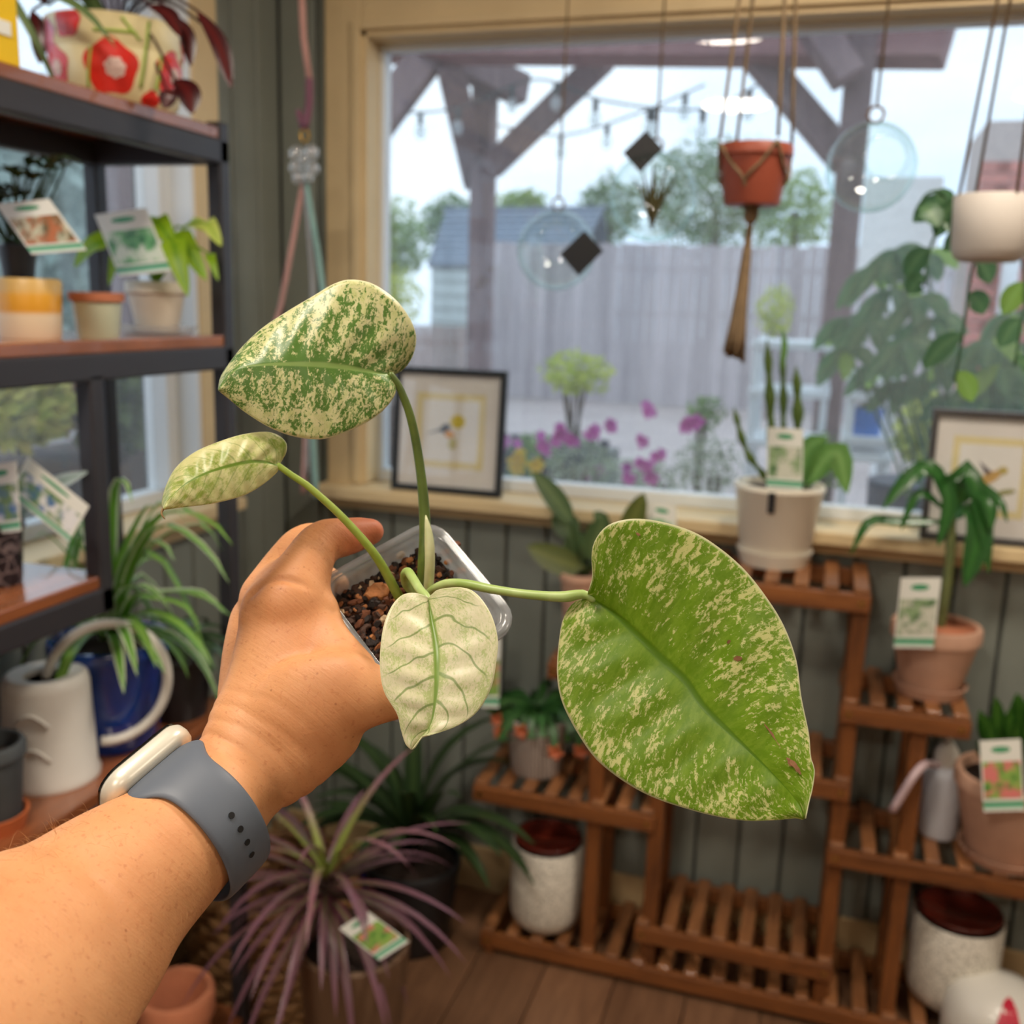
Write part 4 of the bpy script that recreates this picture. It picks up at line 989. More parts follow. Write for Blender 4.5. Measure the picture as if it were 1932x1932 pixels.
for i in range(5):
    for k_ in range(n_): fs.append((i*n_+k_, i*n_+(k_+1) % n_, (i+1)*n_+(k_+1) % n_, (i+1)*n_+k_))
obj('painted_bird', MB().add(vs, fs), mat('cardinal_red', (196, 34, 60), .4, .1), cj, smooth=True)

q = on(668, 1772, .32); kq = px2m(1, q)
pd = thing('potted_plant', 'spiky plant with narrow purple-edged leaves in a large brown pot on the floor', 'plant', (q.x, q.y, 0))
R_ = 106*kq; Q0 = V((q.x, q.y, 0))
add_pot(pd, Q0, R_*.72, R_, .32, mat('brown_clay', (112, 86, 64), .6, .08, 8), .0, .0, .01); add_soil(pd, Q0, R_*.9, .295)
cr = atY(616, 1692, q.y); 
obj('cane', MB().tube([Q0+V((0, 0, .29)), Q0.lerp(cr, .5)+V((0, 0, .15)), cr], [.012, .011, .01], 8), M_bark, pd, smooth=True)
M_pur = leaf_uv_mat('purple_leaf', (120, 66, 84), (118, 112, 78), .3, .25, .35, (132, 92, 106)); M_pur2 = leaf_uv_mat('purple_leaf_core', (138, 148, 70), (160, 172, 84), .35, .25, .35, (150, 104, 112))
for i in range(60):
    a = i*2.39996; el = -.25+1.5*((i % 24)/24.0)**1.1; L = r.uniform(.20, .30)
    d = V((math.cos(a)*math.cos(el), math.sin(a)*math.cos(el), math.sin(el)))
    add_leaf(pd, arc_path(cr+V((0, 0, .03*el)), d, L, r.uniform(.5, 1.4), 9), .0072, M_pur2 if el > .95 else M_pur, None, .3, strap, n=9)
tgc = (atY(640, 1752, q.y-.09), atY(692, 1718, q.y-.08), atY(716, 1812, q.y-.15))
plant_tag(pd, tgc[0], tgc[1], tgc[2], 2)

q = on(330, 1866, .26); kq = px2m(1, q)
te = thing('plant_pot', 'empty terracotta pot on the floor under the forearm', 'pot', (q.x, q.y, 0))
R_ = 66*kq; add_pot(te, V((q.x, q.y, 0)), R_*.62, R_, .26, M_terra, .006, .045, .009)
q = on(775, 1668, 0); q.y = min(q.y, 1.93); kq = px2m(1, q)
bf = thing('plant_pot', 'dark blue glazed pot on the floor by the baseboard', 'pot', tuple(q))
add_pot(bf, q, 52*kq, 62*kq, 115*kq, M_blueD, .004, .015, .008); add_soil(bf, q, 54*kq, 100*kq)
q = on(470, 1880, 0); q = V((-.98, 1.62, 0))
ba = thing('basket', 'brown woven basket on the floor behind the shelf post', 'basket', tuple(q))
M_wick = wood('wicker', (98, 66, 38), (168, 124, 78), .7, 'x', 9)
for k in range(11):
    z = .012+k*.024; R_ = .15+.012*math.sin(k*.3)
    pts = [q+V(((R_+.006*(1 if (j+k) % 2 else -1))*math.cos(2*math.pi*j/36), (R_+.006*(1 if (j+k) % 2 else -1))*math.sin(2*math.pi*j/36), z)) for j in range(37)]
    obj('woven_strand', MB().tube(pts, .012, 6, caps=False), M_wick, ba, smooth=True)
for j in range(18):
    a = 2*math.pi*j/18; obj('stake', MB().tube([q+V((.152*math.cos(a), .152*math.sin(a), 0)), q+V((.156*math.cos(a), .156*math.sin(a), .285))], .005, 5), M_wick, ba)
obj('base', MB().lathe([(.001, 0), (.15, 0), (.15, .01), (.001, .01)], q, 32), M_wick, ba)
q = V((-.78, 1.86, 0))
dk = thing('potted_plant', 'dark leafy plant in a black pot low in the corner behind the hand', 'plant', tuple(q))
add_pot(dk, q, .085, .105, .2, M_black, .003, .02); add_soil(dk, q, .095, .185)
for i in range(34):
    a = i*2.4; add_leaf(dk, arc_path(q+V((0, 0, .19)), (math.cos(a)*.5, math.sin(a)*.2-.14, 1), r.uniform(.22, .42), r.uniform(.8, 1.8), 9), .02, M_dkleaf, None, .2, oval)

# ------------------------------------------------------------------ framed prints on the sill
def frame(tl, tr, bl, Y, label, fm, fwpx, bird):
    a, b, c = atY(*tl, Y), atY(*tr, Y), atY(*bl, Y); wd = b.x-a.x; ht = a.z-.973
    org = V((a.x, Y, .973)); lean = math.radians(5)
    t_ = thing('picture_frame', label, 'picture', (a.x+wd/2, Y, .973)); k = px2m(1, org); fw_ = fwpx*k
    def Q(x, z, d): return org+V((x*wd, math.sin(lean)*z*ht-d, z*ht*math.cos(lean)))
    def slab(n, x0, x1, z0, z1, d0, d1, m, par=t_, bev=0):
        vs = [Q(x, z, d) for d in (d0, d1) for x, z in ((x0, z0), (x1, z0), (x1, z1), (x0, z1))]
        return obj(n, MB().add(vs, [(0, 3, 2, 1), (4, 5, 6, 7), (0, 1, 5, 4), (1, 2, 6, 5), (2, 3, 7, 6), (3, 0, 4, 7)]), m, par, bevel=bev)
    fx, fz = fw_/wd, fw_/ht
    for x0, x1, z0, z1 in ((0, 1, 0, fz), (0, 1, 1-fz, 1), (0, fx, fz, 1-fz), (1-fx, 1, fz, 1-fz)): slab('frame_bar', x0, x1, z0, z1, -.006, .012, fm, t_, .0015)
    slab('mat_board', fx, 1-fx, fz, 1-fz, -.004, .002, mat('mat_board_white', (228, 224, 218), .9, .02))
    slab('border_print', .2, .82, .2, .80, .0, .0026, mat('pale_yellow_print', (226, 212, 158), .9, .03))
    pc = slab('picture_print', .255, .765, .255, .745, .0, .003, mat('print_paper', (232, 230, 224), .9, .02))
    for nm, col, poly in bird:
        pts = [Q(x, z, .0034+.00005*len(nm)) for x, z in poly]; obj(nm, MB().poly(pts), mat('ink_%d_%d_%d' % col, col, .9, .15, 60), pc)
    slab('glazing', fx, 1-fx, fz, 1-fz, .007, .008, thin_glass('picture_glass', (1, 1, 1), .01, .05))
def ell(cx, cz, rx, rz, rot=0, n=16): return [(cx+rx*math.cos(a)*math.cos(rot)-rz*math.sin(a)*math.sin(rot), cz+rx*math.cos(a)*math.sin(rot)+rz*math.sin(a)*math.cos(rot)) for a in [2*math.pi*k/n for k in range(n)]]
bird1 = [('bird_head_print', (216, 196, 70), ell(.58, .58, .07, .055)), ('bird_wing_print', (70, 66, 64), ell(.47, .52, .05, .035, .5)), ('bird_tail_print', (110, 106, 104), [(.28, .46), (.45, .53), (.44, .50)]), ('bird_breast_print', (214, 150, 60), ell(.51, .475, .045, .03)), ('leaf_print', (196, 190, 130), ell(.54, .40, .04, .05))]
bird2 = [('bird_body_print', (200, 160, 90), ell(.52, .5, .10, .04, .5)), ('bird_wing_print', (84, 74, 86), [(.42, .62), (.5, .5), (.54, .54)]), ('bird_head_print', (186, 168, 90), ell(.62, .56, .04, .03)), ('leaf_print', (150, 150, 90), ell(.66, .4, .08, .02, .2))]
frame((742, 690), (953, 700), (712, 935), 2.066, 'black-framed bird print on a white mat leaning on the sill left', mat('black_frame', (26, 30, 34), .4, .05), 11, bird1)
frame((1762, 770), (2000, 790), (1745, 1010), 2.045, 'dark grey framed print of a flying bird at the right edge of the sill', mat('grey_frame', (66, 64, 64), .45, .05), 12, bird2)

# ------------------------------------------------------------------ hanging things
M_jute = mat('jute_cord', (128, 106, 78), .9, .15, 60); M_cord = mat('brown_cord', (110, 84, 64), .9, .15, 60)
M_orb = None
m, t, b = new_mat('blown_glass'); t.n.remove(b); out = t.n.get('Material Output')
fc_ = t.add('ShaderNodeLayerWeight', keys={'Blend': .5}).outputs['Facing']
tr = t.add('ShaderNodeBsdfTransparent'); t.put(tr.inputs[0], t.ramp(fc_, [(.45, (.96, 1, .985, 1)), (.8, (.80, .92, .88, 1)), (.97, (.42, .56, .52, 1))]))
gl = t.add('ShaderNodeBsdfGlossy', keys={'Roughness': .02})
t.put(out.inputs[0], t.add('ShaderNodeMixShader', t.math('MULTIPLY_ADD', t.math('POWER', fc_, 4.0), .6, .09, clamp=True), tr, gl)); M_orb = m
def cordup(par, p, px_top, m=M_cord, rad=.0022, name='cord', Y=None):
    q = V((p.x+(px_top-0), p.y, 2.5)); return obj(name, MB().tube([p, q], rad, 6), m, par, smooth=True)
def globe(px, py, rpx, Y, label, wall=.003, opening=True, lean=0):
    c = atY(px, py, Y); k = px2m(1, c); R_ = rpx*k
    t_ = thing('glass_globe', label, 'glass globe', (c.x, c.y, c.z+R_), 'clear hanging globes')
    ax = V((.25, -.75, .1)).normalized(); a1 = .5
    prof = [(max(1e-5, R_*math.sin(a)), R_*math.cos(a)) for a in [math.pi-(math.pi-a1)*i/22 for i in range(23)]]
    gb = obj('globe', MB().lathe(prof[:-1]+[prof[-1]], c, 40, ax=ax), M_orb, t_, smooth=True)
    bmv = gb.data; bm = bmesh.new(); bm.from_mesh(bmv); bmesh.ops.delete(bm, geom=[f for f in bm.faces if len(f.verts) > 4], context='FACES'); bm.to_mesh(bmv); bm.free()
    e_ = ax.orthogonal().normalized(); e2_ = ax.cross(e_); lr = R_*math.sin(a1)
    obj('lip', MB().tube([c+ax*(R_*math.cos(a1))+(e_*math.cos(a)+e2_*math.sin(a))*lr for a in [k_*.2618 for k_ in range(25)]], .0022, 8, caps=False), M_orb, t_, smooth=True)
    tp = c+V((0, 0, R_)); obj('loop', MB().tube([tp+V((.012*math.cos(a), 0, .010+.012*math.sin(a))) for a in [k_*.524 for k_ in range(13)]], .0022, 6), M_cord, t_, smooth=True)
    obj('cord', MB().tube([tp+V((0, 0, .02)), V((tp.x+lean, tp.y, 2.5))], .0022, 6), M_jute, t_, smooth=True)
    return t_, c, R_, k
def black_card(par, px, py, Y, s, name='hang_tag'):
    c = atY(px, py, Y); k = px2m(1, c)
    pts = [c+V((dx*k*s, 0, dz*k*s)) for dx, dz in ((.1, 1), (1, .12), (-.08, -1), (-1, -.05))]
    o = obj(name, MB().add([p+V((0, -.0006, 0)) for p in pts]+[p+V((0, .0006, 0)) for p in pts], [(0, 1, 2, 3), (7, 6, 5, 4), (0, 4, 5, 1), (1, 5, 6, 2), (2, 6, 7, 3), (3, 7, 4, 0)]), M_black, par); return o
g, c, R_, k = globe(1050, 472, 74, 1.93, 'clear glass globe with black tag hanging left of the other globes', lean=.01)
black_card(g, 1097, 478, 1.83, 42)
g, c, R_, k = globe(1233, 372, 82, 1.88, 'clear glass globe holding an air plant, black tag above it')
black_card(g, 1213, 286, 1.85, 38)
air = thing('air_plant', 'spiky air plant inside the middle glass globe', 'plant', (c.x, c.y, c.z-R_*.7), None)
M_air = leaf_uv_mat('air_leaf', (96, 92, 60), (124, 118, 80), .2, .2)
for i in range(22):
    a = i*2.4; add_leaf(air, arc_path(c+V((0, 0, -R_*.72)), (math.cos(a)*.35, math.sin(a)*.25, 1), R_*r.uniform(1.0, 1.65), r.uniform(.2, .8), 8), .004, M_air, None, .3, strap)
globe(1643, 316, 82, 1.72, 'clear glass globe hanging against the right pergola post', lean=.012)
# macrame hanger with a red-brown plastic pot
c = atY(1418, 388, 1.70); k = px2m(1, c); R_ = 66*k; hp_ = 108*k
mh = thing('hanging_pot', 'red-brown plastic pot in a jute macrame hanger with a long tassel', 'hanging pot', tuple(c))
add_pot(mh, c, 52*k, R_, hp_, mat('red_brown_plastic', (150, 72, 50), .5, .06), .003, .02, .003); add_soil(mh, c, 58*k, hp_-.012)
topk = V((c.x+.005, c.y, 2.5)); mh['group'] = 'hanging planters'
bot = c+V((0, 0, -.012))
for i in range(4):
    a = .6+i*1.571; rim = c+V(((R_+.008)*math.cos(a), (R_+.008)*math.sin(a), hp_))
    obj('hanger_cord', MB().tube(crom([topk, rim.lerp(topk, .5), rim+V((0, 0, .005))], 12), .003, 6), M_jute, mh, smooth=True)
    for da in (-.785, .785):
        kn = c+V(((60*k)*math.cos(a+da), (60*k)*math.sin(a+da), hp_*.35)); obj('net_cord', MB().tube(crom([rim, rim.lerp(kn, .5)+V((.003*math.cos(a), .003*math.sin(a), 0)), kn, bot], 12), .0025, 6), M_jute, mh, smooth=True)
obj('knot', MB().sphere(bot, .012, 12, (1, 1, 1.5)), M_jute, mh, smooth=True)
ta = atY(1418, 400, 1.70); tb_ = atY(1385, 668, 1.70)
for i in range(14):
    a = i*.45; off = V((math.cos(a)*.011, math.sin(a)*.008, 0))
    obj('tassel_strand', MB().tube(crom([bot, ta.lerp(tb_, .3)+off*.4, ta.lerp(tb_, .7)+off*.8, tb_+off*1.4+V((0, 0, r.uniform(-.015, .015)))], 8), .0034, 5), M_jute, mh, smooth=True)
# white hanging pot with trailing leaves at the right
c = atY(1862, 494, 1.55); k = px2m(1, c)
hw = thing('hanging_pot', 'smooth white pot hanging on cords at the right edge with trailing vine', 'hanging pot', tuple(c), 'hanging planters')
obj('pot', MB().lathe([(.001, 0), (50*k, 0), (60*k, .006), (66*k, .016), (72*k, 118*k), (70*k, 120*k), (66*k, 118*k), (60*k, .02), (.001, .015)], c, 40), mat('white_plaster_pot', (206, 198, 188), .6, .03), hw, smooth=True, auto=.9)
add_soil(hw, c, 62*k, 108*k)
tk = V((c.x+.03, c.y, 2.5))
for i in range(4):
    a = .4+i*1.571; rim = c+V((70*k*math.cos(a), 70*k*math.sin(a), 117*k)); obj('hanger_cord', MB().tube([rim, tk], .0022, 6), M_jute, hw, smooth=True)
M_vine = leaf_uv_mat('vine_leaf', (92, 132, 92), (112, 150, 104), .1, .5); M_vine2 = leaf_uv_mat('vine_leaf_light', (150, 190, 90), (160, 200, 104), .1, .55)
rim0 = c+V((0, 0, 112*k))
for i, pts in enumerate(([(1800, 375), (1775, 420), (1752, 480), (1745, 540)], [(1835, 505), (1822, 590), (1812, 660), (1800, 720)], [(1925, 480), (1935, 560), (1925, 620), (1915, 690)], [(1800, 380), (1770, 360), (1745, 370), (1730, 400)])):
    ps_ = crom([rim0]+[atY(*p, c.y+(.08 if i != 1 else .1)) for p in pts], 22)
    st = obj('vine_stem', MB().tube(ps_, .0022, 6), M_vine, hw, smooth=True)
    for j in range(4, 22, 4):
        p = ps_[j]; a = j*2.1+i; e = p+V((math.cos(a)*.05, r.uniform(-.02, .02), -.018-.04*r.random()))
        add_leaf(st, [p, p.lerp(e, .5)+V((0, 0, .008)), e], .017, M_vine2 if (i+j) % 7 == 0 else M_vine, -FW, .2, oval, n=7)
# umbrella plant growing outside the glass at the right
SY = 2.85
q = V((atY(1840, 900, SY).x, SY, GZ))
sf = thing('umbrella_plant', 'bushy umbrella-leaved plant outside filling the right of the window', 'plant', tuple(q))
add_pot(sf, q, .13, .17, .32, M_terra, .006, .04, .01); add_soil(sf, q, .155, .3)
hubs = [(1745, 480), (1680, 545), (1640, 610), (1760, 600), (1705, 640), (1660, 680), (1775, 690), (1820, 655), (1850, 715), (1890, 690), (1925, 650), (1915, 590), (1600, 660), (1735, 560), (1870, 640), (1700, 720), (1800, 745), (1910, 745), (1650, 500), (1690, 470), (1600, 600), (1940, 720)]
sb = q+V((0, 0, .3)); r2 = random.Random(12)
for i, (hx, hy) in enumerate(hubs):
    hub = atY(hx, hy, SY-.05*(i % 5)+.1)
    st = obj('stem', MB().tube(crom([sb, sb.lerp(hub, .55)+V((.05, 0, .06)), hub], 10), .004, 6), M_vine, sf, smooth=True)
    for j in range(6):
        a = j*1.05+i; e = hub+V((math.cos(a)*.085, math.sin(a)*.03-.01, -.035-.07*abs(math.sin(a*.5))*r2.uniform(.6, 1.2)))
        add_leaf(st, [hub, hub.lerp(e, .5)+V((0, 0, .015)), e], .021, M_vine2 if (i*6+j) % 11 == 0 else M_vine, -FW, .2, oval, n=8)
# pastel macrame hanger near the corner
top = V((-.965, 1.80, 2.5)); b0 = atY(574, 255, 1.80); bead = atY(575, 300, 1.80); kq = px2m(1, bead)
top = V((atY(556, -60, 1.8).x, 1.8, 2.5))
cr_ = thing('hanging_pot', 'pale pot in a pink and teal cord hanger with glass beads near the corner', 'hanging pot', tuple(atY(583, 760, 1.8)), 'hanging planters')
M_pk = mat('pink_cord', (196, 150, 140), .9, .1); M_tl = mat('teal_cord', (140, 176, 168), .9, .1); M_pu = mat('plum_cord', (128, 84, 100), .9, .1); M_gy = mat('grey_cord', (150, 150, 150), .9, .1)
obj('cord', MB().tube(crom([top, atY(572, 60, 1.8), atY(584, 150, 1.8)], 10), .0065, 8), M_pk, cr_, smooth=True)
obj('cord_wrap', MB().tube(crom([atY(584, 148, 1.8), atY(583, 200, 1.8), atY(575, 243, 1.8)], 8), .0075, 8), M_pu, cr_, smooth=True)
obj('cord_end', MB().tube([atY(563, 208, 1.8), atY(572, 243, 1.8)], .006, 8), M_pu, cr_, smooth=True)
obj('brass_ring', MB().tube([b0+V((.009*math.cos(a), .002, .012*math.sin(a))) for a in [k_*.524 for k_ in range(13)]], .0022, 6), mat('brass', (206, 158, 70), .3, metal=1), cr_, smooth=True)
M_bead = thin_glass('bead_glass', (.95, .96, .94), .35, .25)
for dx, dy, rr_ in ((-16, -12, 15), (12, -14, 15), (-17, 14, 14), (-12, 34, 13), (14, 16, 14), (6, 32, 12), (-2, 0, 12)):
    obj('glass_bead', MB().sphere(atY(575+dx, 302+dy, 1.79), rr_*kq, 14), M_bead, cr_, smooth=True)
pc = atY(583, 700, 1.8)
add_pot(cr_, pc, .045, .06, .09, M_whitec, .003, .012); add_soil(cr_, pc, .052, .08)
for (x1, y1), m_ in (((528, 585), M_pk), ((607, 530), M_tl), ((590, 540), M_gy)):
    s_ = atY(575, 330, 1.8); e_ = atY(x1, y1, 1.8); e2_ = s_+(e_-s_)*1.25
    e2_.x = min(max(e2_.x, pc.x-.07), pc.x+.07)
    obj('hanger_cord', MB().tube(crom([s_, e_, V((e2_.x, 1.8-.02, pc.z+.08)), pc+V((0, -.01, -.01))], 16), .0055, 8), m_, cr_, smooth=True)
for (x1, y1), m_ in (((597, 940), M_tl), ((580, 900), M_gy), ((572, 930), M_pk)):
    obj('tassel', MB().tube(crom([pc+V((0, 0, -.008)), atY((583+x1)/2, 820, 1.8), atY(x1, y1, 1.8)], 8), .006, 8), m_, cr_, smooth=True)

# ------------------------------------------------------------------ the clear square pot held in the hand
def cpd(p): return cp(*p)
A, B_, C_, D_ = [cpd(p) for p in ((832, 984, .492), (950, 1176, .464), (738, 1328, .434), (616, 1088, .464))]
pc = (A+B_+C_+D_)/4
e1 = ((A-D_)+(B_-C_)).normalized(); e2 = (B_-A)+(C_-D_); e2 = (e2-e1*e2.dot(e1)).normalized()
nn = e1.cross(e2).normalized()
if nn.dot(CAM-pc) < 0: nn = -nn
S = .0665
hp = thing('potted_plant', 'young variegated plant with four marbled cream and green leaves in a clear square pot', 'plant', tuple(pc-nn*.07))
def sq(side, d, rad, n=6):
    h = side/2-rad; out = []
    for (sx, sy_), a0 in (((1, 1), 0), ((-1, 1), math.pi/2), ((-1, -1), math.pi), ((1, -1), 1.5*math.pi)):
        for k in range(n):
            a = a0+math.pi/2*k/(n-1); out.append(pc+e1*(sx*h+rad*math.cos(a))+e2*(sy_*h+rad*math.sin(a))-nn*d)
    return out
def loft(rings, cap0=False, cap1=False):
    mb = MB(); n = len(rings[0])
    for rg in rings: mb.v += rg
    for i in range(len(rings)-1):
        for k in range(n): mb.f.append((i*n+k, i*n+(k+1) % n, (i+1)*n+(k+1) % n, (i+1)*n+k))
    if cap1: mb.f.append(tuple((len(rings)-1)*n+k for k in range(n)))
    if cap0: mb.f.append(tuple(reversed(range(n))))
    mb.mi = [0]*len(mb.f); return mb
m, t, b = new_mat('clear_pot_plastic'); t.n.remove(b); out = t.n.get('Material Output')
tr = t.add('ShaderNodeBsdfTransparent', (.93, .95, .96, 1)); gl = t.add('ShaderNodeBsdfGlossy', keys={'Roughness': .18}); df = t.add('ShaderNodeBsdfDiffuse', (.82, .84, .86, 1)); tl_ = t.add('ShaderNodeBsdfTranslucent', (.82, .84, .86, 1))
fr = t.add('ShaderNodeLayerWeight', keys={'Blend': .5}); ff = t.math('MULTIPLY_ADD', t.math('POWER', fr.outputs['Facing'], 4.0), .7, .06, clamp=True)
mx = t.add('ShaderNodeMixShader', .55, df, tl_); mx1 = t.add('ShaderNodeMixShader', .36, tr, mx)
mx2 = t.add('ShaderNodeMixShader', ff, mx1, gl); t.put(out.inputs[0], mx2); M_clear = m
po_ = obj('pot', loft([sq(S-.004, .0, .010), sq(S-.006, .004, .010), sq(S-.014, .035, .009), sq(S-.022, .07, .008)], cap1=True), M_clear, hp, smooth=True, solid=.0009, auto=.9)
obj('rim', loft([sq(S-.004, .0003, .010), sq(S+.0025, -.0006, .012), sq(S+.0035, .001, .012), sq(S+.003, .0035, .012)]), M_clear, po_, smooth=True, solid=.0012)
# bark mix
SD = .012
def in_soil(x, y, d): return pc+e1*x+e2*y-nn*d
r = random.Random(31); mb = MB(); g = 26; hs = (S-.009)/2
base = len(mb.v)
for i in range(g+1):
    for j in range(g+1):
        x, y = -hs+2*hs*i/g, -hs+2*hs*j/g
        mb.v.append(in_soil(x, y, SD+.002+.0035*mnoise.noise(V((x, y, 0))*220)+.002*mnoise.noise(V((x, y, 3))*520)))
for i in range(g):
    for j in range(g):
        a = i*(g+1)+j; mb.f.append((a, a+g+1, a+g+2, a+1))
mb.mi = [0]*len(mb.f)
M_mix = mat('dark_bark_mix', (44, 28, 20), .85, .6, 160, bump=.5, bscale=500)
obj('potting_mix', mb, M_mix, hp, smooth=False, kind='stuff')
M_chip = [mat('bark_chip_%d' % i, c, .75, .3, 260, bump=.4, bscale=700, bdist=.0005) for i, c in enumerate(((150, 92, 52), (112, 64, 36), (70, 44, 30), (186, 122, 72), (214, 184, 146), (40, 30, 26)))]
def chip(sz, r):
    mb = MB(); vs = []
    for i in range(7):
        a = 2*math.pi*i/7; rr_ = sz*r.uniform(.7, 1.15); vs.append((rr_*math.cos(a), rr_*math.sin(a)*r.uniform(.5, .8), -sz*.25))
    for i in range(7):
        v = vs[i]; vs.append((v[0]*r.uniform(.6, .9), v[1]*r.uniform(.6, .9), sz*r.uniform(.15, .4)))
    mb.add(vs, [tuple(reversed(range(7))), tuple(range(7, 14))]+[(i, (i+1) % 7, 7+(i+1) % 7, 7+i) for i in range(7)]); return mb
def place_chip(mb, p, par, m, rot):
    q = rot.to_matrix() if hasattr(rot, 'to_matrix') else rot
    mb.v = [p+q@v for v in mb.v]; return mb
from mathutils import Euler
fr_ = Matrix((e1, e2, nn)).transposed()
mbs = [MB() for _ in M_chip]
for i in range(900):
    x, y = r.uniform(-hs, hs)*.97, r.uniform(-hs, hs)*.97; mi = r.choice((0, 1, 1, 2, 2, 3, 5, 5, 5, 4) if i % 2 else (1, 2, 2, 5, 5, 5))
    c = chip(r.uniform(.0010, .0034), r); place_chip(c, in_soil(x, y, SD-.0005+r.uniform(-.0015, .002)), None, None, fr_@Euler((r.uniform(-.7, .7), r.uniform(-.7, .7), r.uniform(0, 6.3))).to_matrix())
    mbs[mi].add(c.v, c.f)
for mb, m in zip(mbs, M_chip): obj('small_chips', mb, m, hp, kind='stuff')
def soil_at(px, py):
    rr_ = ray(px, py); p0 = pc-nn*SD; return CAM+rr_*((p0-CAM).dot(nn)/rr_.dot(nn))
for px, py, s, mi in ((705, 1118, 10, 3), (720, 1120, 9, 3), (692, 1238, 8, 4), (700, 1215, 7, 4), (755, 1050, 10, 4), (772, 1060, 8, 3), (740, 1075, 9, 1), (690, 1165, 11, 1), (715, 1160, 9, 0), (725, 1150, 7, 0), (690, 1185, 9, 2), (838, 1045, 9, 0), (845, 1062, 8, 3), (862, 1052, 8, 0), (870, 1080, 9, 3), (850, 1085, 8, 1), (835, 1030, 9, 5), (860, 1030, 8, 1), (720, 1045, 7, 1), (735, 1030, 7, 2), (830, 1020, 8, 5), (760, 1075, 8, 0), (670, 1110, 8, 2), (665, 1140, 9, 1), (708, 1135, 7, 2), (842, 1098, 7, 0), (750, 1030, 6, 5), (682, 1205, 7, 2), (702, 1250, 7, 0), (875, 1065, 6, 4)):
    p = soil_at(px, py); k = px2m(1, p); c = chip(s*k*1.45, r)
    if (px, py) in ((705, 1118), (720, 1120)): c = chip(s*k*2.8, r)
    place_chip(c, p+nn*.0015, None, None, fr_@Euler((r.uniform(-.35, .35), r.uniform(-.35, .35), r.uniform(-.6, .6))).to_matrix())
    obj('bark_chip', c, M_chip[mi], hp, bevel=.0004, bseg=1)

